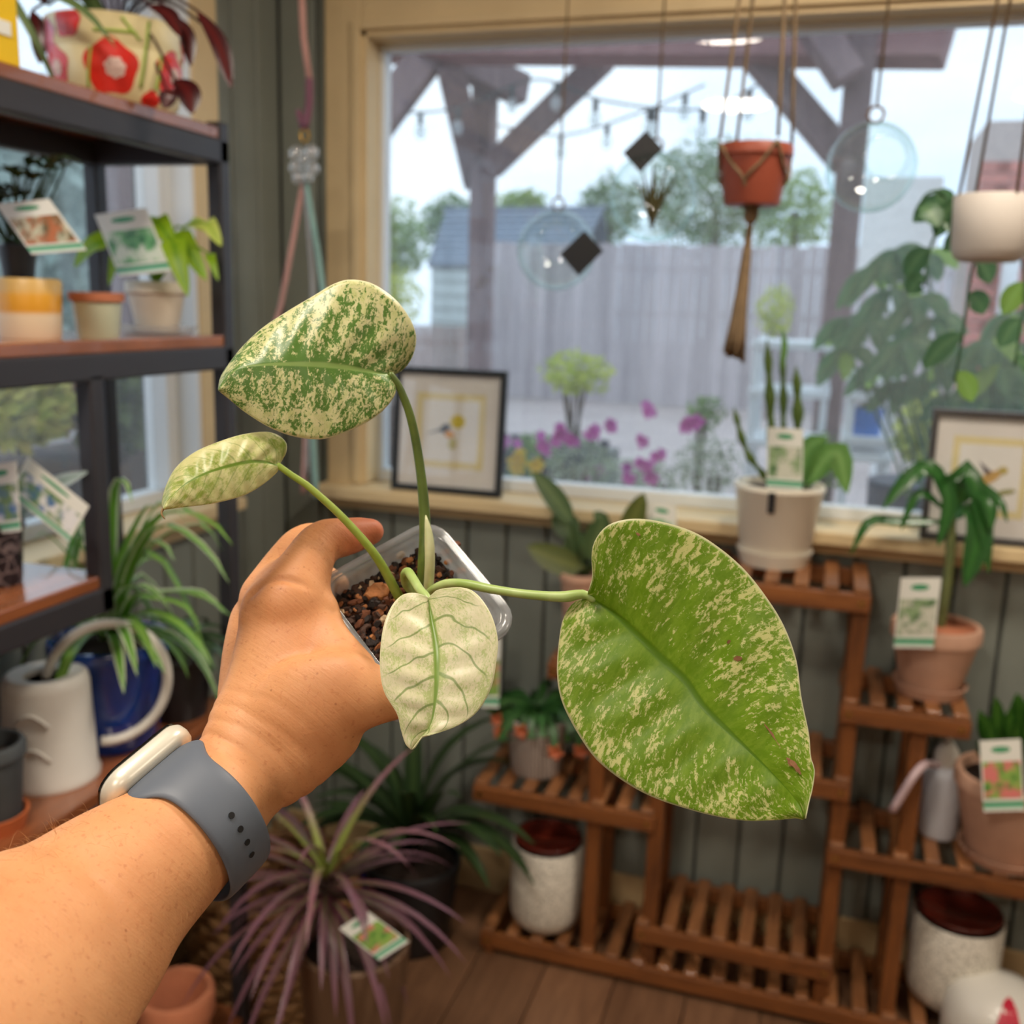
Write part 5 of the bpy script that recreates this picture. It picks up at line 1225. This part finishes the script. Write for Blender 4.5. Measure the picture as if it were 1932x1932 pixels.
# ------------------------------------------------------------------ variegated leaves
def varieg_mat(name, ground, speck, mid, veincol, thr, soft, fu, fv, rib=.05, veins=0, vein_str=.0, fine=.45, edge=0., trans=.3, rough=.38, bands=1.0, lo=0.0, ribfade=.0, pale=None, skew=0.0):
    """marbled leaf: streaks that follow the side veins (leaf coordinates) broken up by a finer grain"""
    m, t, b = new_mat(name); out = t.n.get('Material Output')
    tc = t.add('ShaderNodeTexCoord'); s = t.add('ShaderNodeSeparateXYZ', tc.outputs['UV']); u, vv = s.outputs[0], s.outputs[1]
    va = t.math('MULTIPLY', t.math('ABSOLUTE', t.math('SUBTRACT', vv, .5)), 2.0)
    side = t.math('MULTIPLY', t.math('SIGN', t.math('SUBTRACT', vv, .5)), 7.3)
    us = t.math('ADD', u, t.math('MULTIPLY', va, skew))
    c1 = t.add('ShaderNodeCombineXYZ', t.math('MULTIPLY', us, fu), t.math('MULTIPLY', va, fv), side).outputs[0]
    warp = t.noise(tc.outputs['Object'], 160, 3, .6)
    c1w = t.add('ShaderNodeVectorMath', c1, t.math('MULTIPLY', warp, 1.1), operation='ADD').outputs[0]
    n1 = t.noise(c1w, 1.0, 5, .62)
    c2 = t.add('ShaderNodeCombineXYZ', t.math('MULTIPLY', us, fu*2.7), t.math('MULTIPLY', va, fv*3.2), side).outputs[0]
    n2 = t.noise(t.add('ShaderNodeVectorMath', c2, t.math('MULTIPLY', warp, 2.2), operation='ADD').outputs[0], 1.0, 6, .72)
    n3 = t.noise(c1, .28, 2, .5)
    f = t.math('ADD', t.math('ADD', t.math('MULTIPLY', n1, 1-fine), t.math('MULTIPLY', n2, fine)), t.math('MULTIPLY', t.math('SUBTRACT', n3, .5), .35*bands))
    f = t.math('ADD', f, t.math('MULTIPLY', va, edge)); f = t.math('ADD', f, t.math('MULTIPLY', u, lo))
    f = t.math('SUBTRACT', f, t.math('MULTIPLY', t.math('SUBTRACT', 1.0, t.step(va, 0.0, .22)), ribfade))
    sp_f = t.step(f, thr-soft, thr+soft)
    g_ = t.mix(t.step(t.noise(c1w, 1.7, 4, .6), .35, .7), lin(*ground), lin(*(pale or ground)))
    col = t.mix(sp_f, g_, lin(*speck))
    if veins:
        ph = t.math('FRACT', t.math('MULTIPLY', t.math('SUBTRACT', u, t.math('MULTIPLY', t.math('POWER', va, 1.5), -.02)), float(veins)))
        ph = t.math('FRACT', t.math('ADD', t.math('MULTIPLY', t.math('SUBTRACT', u, t.math('MULTIPLY', t.math('POWER', va, 1.35), .26)), float(veins)), t.math('ADD', t.math('MULTIPLY', t.math('SUBTRACT', t.noise(tc.outputs['Object'], 48, 2, .5), .5), 1.3), t.math('MULTIPLY', side, .06))))
        vd_ = t.math('ABSOLUTE', t.math('SUBTRACT', ph, .5))
        wid = t.math('ADD', .018, t.math('MULTIPLY', t.math('SUBTRACT', 1.0, va), .035))
        vf = t.math('SUBTRACT', 1.0, t.step(t.math('DIVIDE', vd_, wid), .5, 1.6))
        vf = t.math('MULTIPLY', vf, t.math('MULTIPLY', t.math('SUBTRACT', 1.0, t.step(va, .78, .95)), vein_str))
        col = t.mix(vf, col, lin(*veincol))
    rw = t.math('MULTIPLY', t.math('SUBTRACT', 1.08, u), rib)
    rf = t.math('SUBTRACT', 1.0, t.step(t.math('DIVIDE', va, rw), .55, 1.5))
    col = t.mix(rf, col, lin(*mid))
    col = t.mix(t.step(va, .975, .995), col, lin(232, 230, 190))
    t.put(b.inputs['Base Color'], col); b.inputs['Roughness'].default_value = rough; b.inputs['Coat Weight'].default_value = .08; b.inputs['Coat Roughness'].default_value = .35
    hgt = t.math('ADD', t.math('MULTIPLY', n2, .5), t.math('MULTIPLY', rf, -1.0))
    t.put(b.inputs['Normal'], t.bump(hgt, .12, .0006))
    tr = t.add('ShaderNodeBsdfTranslucent'); t.put(tr.inputs[0], col)
    t.put(out.inputs[0], t.add('ShaderNodeMixShader', trans, b, tr)); return m
def crom2(pts, n): return [(p.x, p.y) for p in crom([(x, y, 0) for x, y in pts], n)]
def big_leaf(mid, left, right, dbase, dtip, m, fold=0., cup=0., ripple=.0, nveins=9, bow=0., label=None, rows=72, cols=18, tilt=0.):
    """a blade spanned between its midrib and its two margins, each point with its own distance from the eye"""
    M_, L_, R_ = crom2(mid, rows), crom2(left, rows), crom2(right, rows); mb = MB()
    for i in range(rows):
        u = i/(rows-1)
        for j in range(-cols, cols+1):
            v = j/cols; E = L_[i] if v < 0 else R_[i]; a = abs(v)
            x, y = M_[i][0]+(E[0]-M_[i][0])*a, M_[i][1]+(E[1]-M_[i][1])*a
            d = dbase+(dtip-dbase)*u+bow*math.sin(math.pi*u)+fold*a+cup*a*a+tilt*v+ripple*math.sin(u*nveins*6.283)*math.sin(math.pi*min(1, a*1.1))
            mb.uv[len(mb.v)] = (u, .5+.5*v); mb.v.append(cp(x, y, d))
    w_ = 2*cols+1
    for i in range(rows-1):
        for j in range(w_-1):
            a = i*w_+j; mb.f.append((a, a+1, a+w_+1, a+w_))
    mb.mi = [0]*len(mb.f)
    return obj('leaf', mb, m, hp, smooth=True, solid=.00045, label=label)
def stalk(par, pts, rads, m, name='petiole', n=26, ratio=None):
    ps_ = crom([cp(*p) for p in pts], n); k = len(rads)-1
    rr_ = [ (lambda x: rads[int(x)]+(rads[min(k, int(x)+1)]-rads[int(x)])*(x-int(x)))(i/(n-1)*k) for i in range(n)]
    return obj(name, MB().tube(ps_, rr_, 14, rcap=True), m, par, smooth=True)
def stalk_mat(name, c1, c2):
    m, t, b = new_mat(name); s = t.mapping(t.obj(), (1, 1, 1))
    f = t.noise(s, 60, 3); t.put(b.inputs['Base Color'], t.ramp(f, [(.35, lin(*c1)), (.65, lin(*c2))])); b.inputs['Roughness'].default_value = .4
    b.inputs['Subsurface Weight'].default_value = .15; b.inputs['Subsurface Radius'].default_value = (.004, .006, .002); return m
# top leaf: cream with dense green marbling
M1 = varieg_mat('leaf_cream_marbled', (228, 224, 172), (92, 134, 52), (142, 172, 92), (90, 130, 60), .472, .02, 30, 5.5, .05, 0, 0, .58, -.045, .22, bands=.55, lo=-.01, ribfade=-.05, pale=(206, 212, 142), skew=-.1)
l1 = big_leaf([(740, 711), (684, 699), (622, 690), (559, 687), (497, 688), (454, 694), (429, 711), (412, 735)],
    [(738, 714), (746, 730), (743, 748), (721, 776), (684, 801), (637, 821), (600, 829), (553, 823), (510, 807), (466, 780), (435, 755), (412, 736)],
    [(741, 706), (758, 699), (777, 674), (785, 640), (777, 609), (755, 575), (727, 550), (696, 533), (659, 528), (628, 537), (591, 559), (544, 587), (497, 618), (460, 652), (435, 683), (417, 711), (412, 734)],
    .455, .432, M1, .004, .004, .0005, 8, -.006, 'cream leaf densely marbled with green, the topmost', tilt=.006)
MS1 = stalk_mat('olive_stalk', (74, 92, 38), (104, 124, 52)); MS2 = stalk_mat('lime_stalk', (134, 158, 50), (160, 180, 80)); MS4 = stalk_mat('pale_stalk', (150, 176, 92), (178, 198, 128))
stalk(l1, [(738, 708, .4555), (752, 728, .457), (772, 778, .460), (786, 840, .463), (797, 920, .465), (802, 1000, .466), (800, 1060, .466), (797, 1125, .474)], [.0016, .0019, .0021, .0022, .0025, .0028, .003, .003], MS1)
obj('sheath', MB().tube(crom([cp(803, 972, .4635), cp(809, 1010, .462), cp(811, 1060, .462), cp(808, 1118, .468)], 16), [.0003, .0009, .0014, .0018, .0021, .0023, .0024, .0024, .0024, .0024, .0024, .0024, .0024, .0024, .0024, .0024], 10), stalk_mat('pale_sheath', (176, 182, 132), (206, 206, 160)), hp, smooth=True)
# left leaf: yellow-green, smaller, tip curled
M2 = varieg_mat('leaf_lime_marbled', (168, 186, 84), (226, 224, 164), (122, 156, 52), (116, 150, 48), .50, .10, 12, 2.4, .07, 9, .45, .4, .06, .35, pale=(156, 180, 72), skew=-.15)
l2 = big_leaf([(527, 880), (497, 872), (466, 872), (429, 880), (389, 893), (351, 913), (320, 941), (308, 960)],
    [(526, 884), (519, 894), (497, 913), (466, 932), (429, 944), (389, 952), (342, 957), (309, 961)],
    [(528, 874), (539, 854), (539, 835), (522, 820), (497, 815), (454, 821), (410, 835), (367, 854), (333, 882), (314, 916), (306, 947), (307, 960)],
    .442, .416, M2, .002, .003, .0005, 9, -.004, 'small yellow-green leaf with curled tip, the leftmost', tilt=.004)
stalk(l2, [(526, 879, .4425), (555, 900, .443), (582, 918, .444), (647, 977, .448), (709, 1049, .454), (748, 1118, .464), (754, 1130, .470)], [.0014, .0016, .0017, .0018, .0020, .0022, .0023], MS2)
stalk(l2, [(310, 957, .418), (305, 966, .4175), (306, 972, .417), (311, 979, .417)], [.0006, .0005, .0004, .0002], mat('dry_tip', (150, 120, 80), .7), 'dry_tip', 10)
# front leaf: nearly white with fine green veins
M3 = varieg_mat('leaf_white_veined', (228, 222, 190), (186, 198, 132), (128, 160, 66), (112, 142, 62), .555, .07, 26, 10, .075, 6, .75, .65, .02, .25, pale=(216, 214, 172), ribfade=-.12)
l3 = big_leaf([(808, 1128), (815, 1176), (822, 1219), (824, 1269), (821, 1322), (813, 1365), (796, 1390), (777, 1413)],
    [(813, 1124), (830, 1112), (874, 1109), (902, 1123), (927, 1160), (939, 1204), (937, 1244), (927, 1297), (902, 1341), (864, 1369), (815, 1386), (799, 1388), (784, 1409), (777, 1414)],
    [(803, 1125), (781, 1119), (759, 1123), (740, 1142), (725, 1176), (718, 1219), (717, 1263), (725, 1306), (749, 1347), (756, 1375), (765, 1403), (776, 1414)],
    .424, .392, M3, -.005, .003, .0005, 7, -.008, 'nearly white leaf with fine green veins, in front of the pot')
stalk(l3, [(790, 1128, .47), (768, 1104, .462), (764, 1084, .45), (770, 1079, .444), (778, 1090, .438), (793, 1114, .430), (808, 1130, .4245), (812, 1150, .4225)], [.0022, .0022, .0021, .002, .002, .002, .0019, .0012], MS4, n=34)
# right leaf: large, green with cream streaks
M4 = varieg_mat('leaf_green_streaked', (124, 164, 30), (230, 230, 164), (104, 146, 26), (100, 140, 24), .572, .028, 32, 3.4, .05, 0, 0, .68, .055, .45, bands=.5, lo=.0, ribfade=.14, pale=(148, 182, 54), skew=-.12)
l4 = big_leaf([(1108, 1122), (1164, 1162), (1205, 1200), (1246, 1241), (1294, 1285), (1328, 1333), (1369, 1374), (1420, 1422), (1471, 1473), (1506, 1514), (1518, 1545)],
    [(1102, 1130), (1082, 1138), (1065, 1162), (1056, 1200), (1051, 1265), (1058, 1316), (1079, 1364), (1113, 1418), (1143, 1449), (1191, 1483), (1239, 1507), (1290, 1524), (1342, 1538), (1403, 1548), (1461, 1547), (1499, 1543), (1516, 1546)],
    [(1111, 1114), (1118, 1087), (1116, 1049), (1123, 1019), (1147, 991), (1191, 979), (1246, 984), (1307, 1003), (1355, 1032), (1403, 1073), (1444, 1124), (1478, 1179), (1502, 1244), (1512, 1316), (1526, 1384), (1530, 1429), (1537, 1452), (1533, 1487), (1526, 1514), (1520, 1544)],
    .436, .383, M4, -.004, .003, .0009, 7, .006, 'largest leaf, bright green streaked with cream, the rightmost', rows=90, cols=24, tilt=-.006)
stalk(l4, [(806, 1122, .468), (822, 1110, .460), (845, 1101, .455), (880, 1102, .450), (930, 1112, .445), (990, 1121, .440), (1060, 1126, .437), (1100, 1121, .4362), (1118, 1130, .4355)], [.0021, .0021, .0021, .0021, .0020, .0020, .0021, .0025, .0016], MS4, n=36)
M_scar = mat('brown_scar', (134, 92, 60), .8, .25, 500)
def scar(pts, wpx, d):
    mb = MB(); ps_ = crom([cp(x, y, d) for x, y in pts], 10); k = d/F
    mb.blade(ps_, wpx*k, -FW, 0, prof=lambda x: .25+.75*math.sin(math.pi*x)*(.7+.3*math.sin(x*23))); obj('scar', mb, M_scar, l4, smooth=True)
# ------------------------------------------------------------------ forearm and hand: one continuous body
def limb(mb, secs, n=28, sub=5):
    """secs: (px, py, depth, half width in px, depth/width ratio)"""
    pts = crom([(s[0], s[1], s[2]*2000) for s in secs], 1+sub*(len(secs)-1)) if False else None
    P, Rr, Q = [], [], []
    for i in range(len(secs)-1):
        a, b = secs[i], secs[i+1]; p0 = secs[max(0, i-1)]; p3 = secs[min(len(secs)-1, i+2)]
        for k in range(sub):
            x = k/sub
            h = [.5*((2*a[c])+(b[c]-p0[c])*x+(2*p0[c]-5*a[c]+4*b[c]-p3[c])*x*x+(3*a[c]-p0[c]-3*b[c]+p3[c])*x**3) for c in range(5)]
            P.append(cp(h[0], h[1], h[2])); Rr.append(h[3]*h[2]/F); Q.append(h[4])
    s = secs[-1]; P.append(cp(s[0], s[1], s[2])); Rr.append(s[3]*s[2]/F); Q.append(s[4])
    mb.tube(P, Rr, n, ratio=Q, ref=tuple(FW), rcap=True)
ARM = [(-260, 2135, .272, 350, .85), (-90, 1970, .308, 290, .86), (45, 1840, .341, 239, .88), (142, 1755, .362, 196, .9), (222, 1677, .376, 161, .92), (320, 1597, .393, 130, .94), (390, 1530, .409, 113, .92), (447, 1466, .423, 100, .84), (500, 1395, .432, 117, .64), (535, 1310, .44, 114, .56), (545, 1220, .447, 104, .5), (547, 1145, .455, 92, .46), (552, 1112, .459, 74, .46)]
mb = MB(); limb(mb, ARM, 40)
limb(mb, [(515, 1385, .430, 90, .7), (590, 1342, .428, 108, .6), (650, 1312, .426, 90, .62), (690, 1311, .425, 70, .7), (728, 1311, .425, 53, .8), (780, 1303, .427, 46, .85), (812, 1293, .431, 37, .85)], 28)
limb(mb, [(552, 1132, .454, 80, .7), (574, 1076, .461, 54, .85), (606, 1023, .470, 42, .95), (648, 1014, .475, 38, .95), (680, 1007, .479, 33, .95), (699, 1003, .481, 28, .95)], 24)
limb(mb, [(512, 1128, .468, 62, .8), (545, 1056, .483, 41, .9), (578, 1021, .495, 35, .95), (636, 1016, .507, 28, .95), (678, 1012, .508, 22, .95)], 24)
limb(mb, [(505, 1160, .480, 54, .8), (535, 1098, .503, 38, .9), (562, 1068, .518, 33, .95), (603, 1085, .530, 27, .95), (640, 1102, .534, 22, .95)], 24)
limb(mb, [(505, 1215, .483, 48, .8), (530, 1160, .510, 33, .9), (556, 1134, .528, 27, .95), (595, 1142, .540, 22, .95), (625, 1152, .545, 18, .95)], 24)
limb(mb, [(470, 1330, .448, 62, .8), (480, 1240, .462, 62, .8), (490, 1170, .472, 58, .8)], 24)              # outer side of the hand
limb(mb, [(470, 1475, .424, 78, .7), (530, 1425, .428, 92, .66), (600, 1370, .428, 88, .62)], 24)              # heel of the thumb
limb(mb, [(640, 1280, .434, 78, .6), (610, 1205, .445, 52, .6), (598, 1150, .452, 44, .6)], 20)               # web between thumb and finger
limb(mb, [(478, 1165, .450, 30, .9), (486, 1140, .452, 32, .9), (505, 1120, .455, 34, .9)], 16)               # knuckle
tmp = obj('tmp_arm', mb, M_white)
md = tmp.modifiers.new('r', 'REMESH'); md.mode = 'VOXEL'; md.voxel_size = .0015
md = tmp.modifiers.new('s', 'SMOOTH'); md.factor = .5; md.iterations = 26
dg = bpy.context.evaluated_depsgraph_get(); dg.update()
me = bpy.data.meshes.new_from_object(tmp.evaluated_get(dg)); bpy.data.objects.remove(tmp)
# skin: warm tan, faint freckles, fine creases; knuckle and wrist folds as slight relief
def skin():
    m, t, b = new_mat('skin'); v = t.obj()
    n1 = t.noise(v, 22, 4, .6); n2 = t.noise(v, 420, 3, .6); n3 = t.add('ShaderNodeTexVoronoi', v, keys={'Scale': 170.0}).outputs['Distance']
    c = t.ramp(n1, [(.3, lin(203, 139, 92)), (.7, lin(220, 160, 110))])
    c = t.mix(t.math('MULTIPLY', t.step(n2, .56, .74), .45), c, lin(178, 104, 64))
    fk = t.math('MULTIPLY', t.math('SUBTRACT', 1.0, t.step(n3, .05, .14)), t.step(t.noise(v, 60, 2), .5, .62))
    c = t.mix(t.math('MULTIPLY', fk, .55), c, lin(150, 84, 52))
    dt = t.add('ShaderNodeVectorMath', v, tuple(cp(712, 1012, .475)-cp(60, 1830, .35)), operation='DISTANCE').outputs['Value']
    c = t.mix(t.math('MULTIPLY', t.math('SUBTRACT', 1.0, t.step(dt, .006, .030)), .6), c, lin(206, 104, 78))
    t.put(b.inputs['Base Color'], c); b.inputs['Roughness'].default_value = .52; b.inputs['Specular IOR Level'].default_value = .4
    b.inputs['Subsurface Weight'].default_value = .12; b.inputs['Subsurface Radius'].default_value = (1.0, .35, .2); b.inputs['Subsurface Scale'].default_value = .004
    ax = (cp(500, 1395, .432)-cp(320, 1597, .405)).normalized()
    al = t.add('ShaderNodeVectorMath', v, tuple(ax), operation='DOT_PRODUCT').outputs['Value']
    x1 = t.add('ShaderNodeVectorMath', v, tuple(ax.orthogonal()), operation='DOT_PRODUCT').outputs['Value']
    cv = t.add('ShaderNodeCombineXYZ', t.math('MULTIPLY', al, 520.0), t.math('MULTIPLY', x1, 55.0), 0.0).outputs[0]
    cr = t.noise(cv, 1.0, 3, .6); pores = t.noise(v, 900, 2, .5)
    hgt = t.math('ADD', t.math('MULTIPLY', cr, .7), t.math('MULTIPLY', pores, .35))
    t.put(b.inputs['Normal'], t.bump(hgt, .28, .0012)); return m
SKIN = skin(); me.materials.clear(); me.materials.append(SKIN)
me.polygons.foreach_set('use_smooth', [True]*len(me.polygons))
WC, HC = cp(*ARM[5][:3]), cp(*ARM[8][:3]); AX = (HC-WC).normalized()
# relief: wrist folds, a dimple ring round the first knuckle, tendon ridge
kn = cp(512, 1132, .435)
fold = crom([cp(*p_) for p_ in ((470, 1122, .447), (520, 1096, .446), (565, 1100, .444), (605, 1118, .444), (634, 1150, .446))], 40)
import numpy as np
nv = len(me.vertices); co_ = np.empty(nv*3, 'f'); no_ = np.empty(nv*3, 'f')
me.vertices.foreach_get('co', co_); me.vertices.foreach_get('normal', no_); co_ = co_.reshape(-1, 3); no_ = no_.reshape(-1, 3)
W0 = cp(430, 1440, .415)
for vi in range(nv):
    p = V(co_[vi]); s_ = (p-W0).dot(AX); n_ = V(no_[vi])
    dz = 0
    if -.02 < s_ < .035:
        for s0, amp in ((.004, .0007), (.011, .0005), (.0175, .0004), (.024, .0003)):
            wob = .0018*mnoise.noise(p*55+V((s0*99, 0, 0))); dz -= amp*math.exp(-((s_-s0-wob)/.0012)**2)
    d2 = (p-kn).length; dz += .0016*math.exp(-(d2/.011)**2)
    if d2 < .05:
        df_ = min((p-f_).length for f_ in fold); dz -= .0016*math.exp(-(df_/.0019)**2)
    co_[vi] = p+n_*dz
me.vertices.foreach_set('co', co_.ravel()); me.update()
org = cp(60, 1830, .35)
me.transform(Matrix.Translation(-org))
person = bpy.data.objects.new('person', me); COL.objects.link(person); person.location = org
tag(person, 'bare tanned forearm and left hand reaching in to grip the clear pot', 'person')
# fine arm hair along the forearm
r = random.Random(77); mb = MB(); edge_n = (-RT*.55+UP*.83)
cand = [p for p in me.polygons if (p.center+org-WC).dot(AX) < -.012]
cnt = 0
for _ in range(9000):
    p = cand[r.randrange(len(cand))]; n_ = p.normal; e = n_.dot(edge_n); fc = n_.dot(-FW)
    top = e > .45
    if not top and (r.random() > .25 or fc < .1): continue
    if cnt > 1100: break
    cnt += 1; b0_ = p.center+org; L = r.uniform(.004, .010)*(1 if top else .6)
    d = (n_*(.55 if top else .22)-AX*.25+V((r.gauss(0, .35), r.gauss(0, .35), r.gauss(0, .35)-.25))).normalized()
    q1 = b0_+d*L*.5; q2 = b0_+d*L+V((0, 0, -L*.25)); s_ = d.cross(FW).normalized()*.00004
    mb.add([b0_-s_, b0_+s_, q1+s_*.8, q1-s_*.8, q2], [(0, 1, 2, 3), (3, 2, 4)])
obj('arm_hair', mb, mat('arm_hair', (196, 146, 96), .5, .2), person, kind='stuff')

# ------------------------------------------------------------------ wristwatch
a_ = (cp(*ARM[7][:3])-cp(*ARM[4][:3])).normalized()
wc0 = cp(*ARM[5][:3]).lerp(cp(*ARM[6][:3]), .66)
s_up = (-(RT*.65)+UP*.76); s_up = (s_up-a_*s_up.dot(a_)).normalized(); vw = a_.cross(s_up).normalized()
if vw.dot(-FW) < 0: vw = -vw
rw = 120*.403/F; rv = rw*.97
ww = thing('wristwatch', 'smartwatch with slate grey rubber strap and pale metal case on the wrist', 'watch', tuple(wc0))
M_strap = mat('slate_rubber', (92, 100, 112), .5, .03, 20); M_case = mat('pale_aluminium', (224, 220, 204), .33, .02, metal=.25); M_scr = mat('black_screen', (8, 9, 12), .08, .02, coat=.8)
N_ = 72; bwid = .0235; rings = []
th = .0021
def ringpt(a, off, z):
    # a measured from the case side; the strap hangs a little loose underneath
    loose = .0035*max(0, -math.cos(a))
    return wc0+s_up*((rw+off+loose)*math.cos(a))+vw*((rv+off+.0015)*math.sin(a))+a_*z
mbs_ = MB(); prof = [(-.5, .15), (-.46, .75), (-.38, 1), (.38, 1), (.46, .75), (.5, .15), (.46, -.0), (-.46, -.0)]
for k in range(N_):
    a = 2*math.pi*k/N_; dtop = min(a, 2*math.pi-a)
    wv = bwid*(1+.62*math.exp(-((dtop-.5)/.30)**2)) if dtop < 1.4 else bwid
    for z, o_ in prof: mbs_.v.append(ringpt(a, .0006+th*o_, z*wv))
np_ = len(prof)
for k in range(N_):
    for j in range(np_): mbs_.f.append((k*np_+j, k*np_+(j+1) % np_, ((k+1) % N_)*np_+(j+1) % np_, ((k+1) % N_)*np_+j))
mbs_.mi = [0]*len(mbs_.f)
st_ = obj('strap', mbs_, M_strap, ww, smooth=True, subsurf=1)
nrm = (s_up*math.cos(.38)-vw*math.sin(.38)).normalized(); tng = a_.cross(nrm).normalized()
cc0 = wc0+nrm*(rw+.0018)+a_*.001
def rbox(c, ex, ey, ez, sx, sy_, sz, rad, n=7, inset=.0):
    mb = MB(); rings = []
    for zz, ins in ((-.5, .0035), (-.36, .0008), (-.1, 0), (.25, .0002), (.42, .0016), (.5, .0036)):
        h1, h2 = sx/2-rad, sy_/2-rad; rr_ = rad-ins; rg = []
        for (s1, s2), a0 in (((1, 1), 0), ((-1, 1), math.pi/2), ((-1, -1), math.pi), ((1, -1), 1.5*math.pi)):
            for k in range(n):
                a = a0+math.pi/2*k/(n-1); rg.append(c+ex*(s1*h1+rr_*math.cos(a))+ey*(s2*h2+rr_*math.sin(a))+ez*(zz*sz))
        rings.append(rg)
    m_ = loft(rings, True, True); return m_
obj('case', rbox(cc0, a_, tng, nrm, .043, .042, .0098, .010), M_case, ww, smooth=True, auto=.9)
obj('screen', rbox(cc0+nrm*.0045, a_, tng, nrm, .0405, .0395, .0026, .009), M_scr, ww, smooth=True, auto=.9)
M_hole = mat('strap_hole', (14, 14, 16), .8)
for hx, hy in ((457, 1524), (470, 1554), (476, 1585), (477, 1612)):
    best = min(((ringpt(2*math.pi*k/720, .0006+th+.0001, 0)) for k in range(720)), key=lambda p: ((966+F*((p-CAM).dot(RT))/((p-CAM).dot(FW))-hx)**2+(966-F*((p-CAM).dot(UP))/((p-CAM).dot(FW))-hy)**2) if True else 0)
    rad_ = (best-wc0); rad_ = (rad_-a_*rad_.dot(a_)).normalized()
    o = obj('strap_hole', MB().lathe([(.001, .0), (.0013, .0), (.0013, .0003), (.001, .0003)], best, 16, ax=tuple(rad_)), M_hole, st_)
def proj(p): d = p-CAM; z = d.dot(FW); return 966+F*d.dot(RT)/z, 966-F*d.dot(UP)/z
# brown scars lie on the right leaf's surface
import bisect
ev = l4.data.vertices; lo_ = wloc(l4)
vp = [(proj(v.co+lo_), (v.co+lo_-CAM).dot(FW)) for v in ev]
def leaf_d(x, y): return min(vp, key=lambda q: (q[0][0]-x)**2+(q[0][1]-y)**2)[1]-.0006
for pts, wpx in (([(1442, 1366), (1462, 1392), (1478, 1416)], 2.6), ([(1484, 1430), (1498, 1442), (1511, 1461)], 5), ([(1372, 1214), (1378, 1208)], 4), ([(1384, 1243), (1400, 1242)], 6), ([(1200, 1006), (1208, 1010)], 3), ([(1488, 1432), (1495, 1446)], 6)):
    ps_ = [cp(x, y, leaf_d(x, y)) for x, y in pts]
    if len(ps_) == 2: ps_.insert(1, ps_[0].lerp(ps_[1], .5))
    obj('scar', MB().blade(crom(ps_, 9), wpx*.43/F, -FW, 0, prof=lambda x: .25+.75*math.sin(math.pi*x)*(.75+.25*math.sin(x*19))), M_scar, l4)
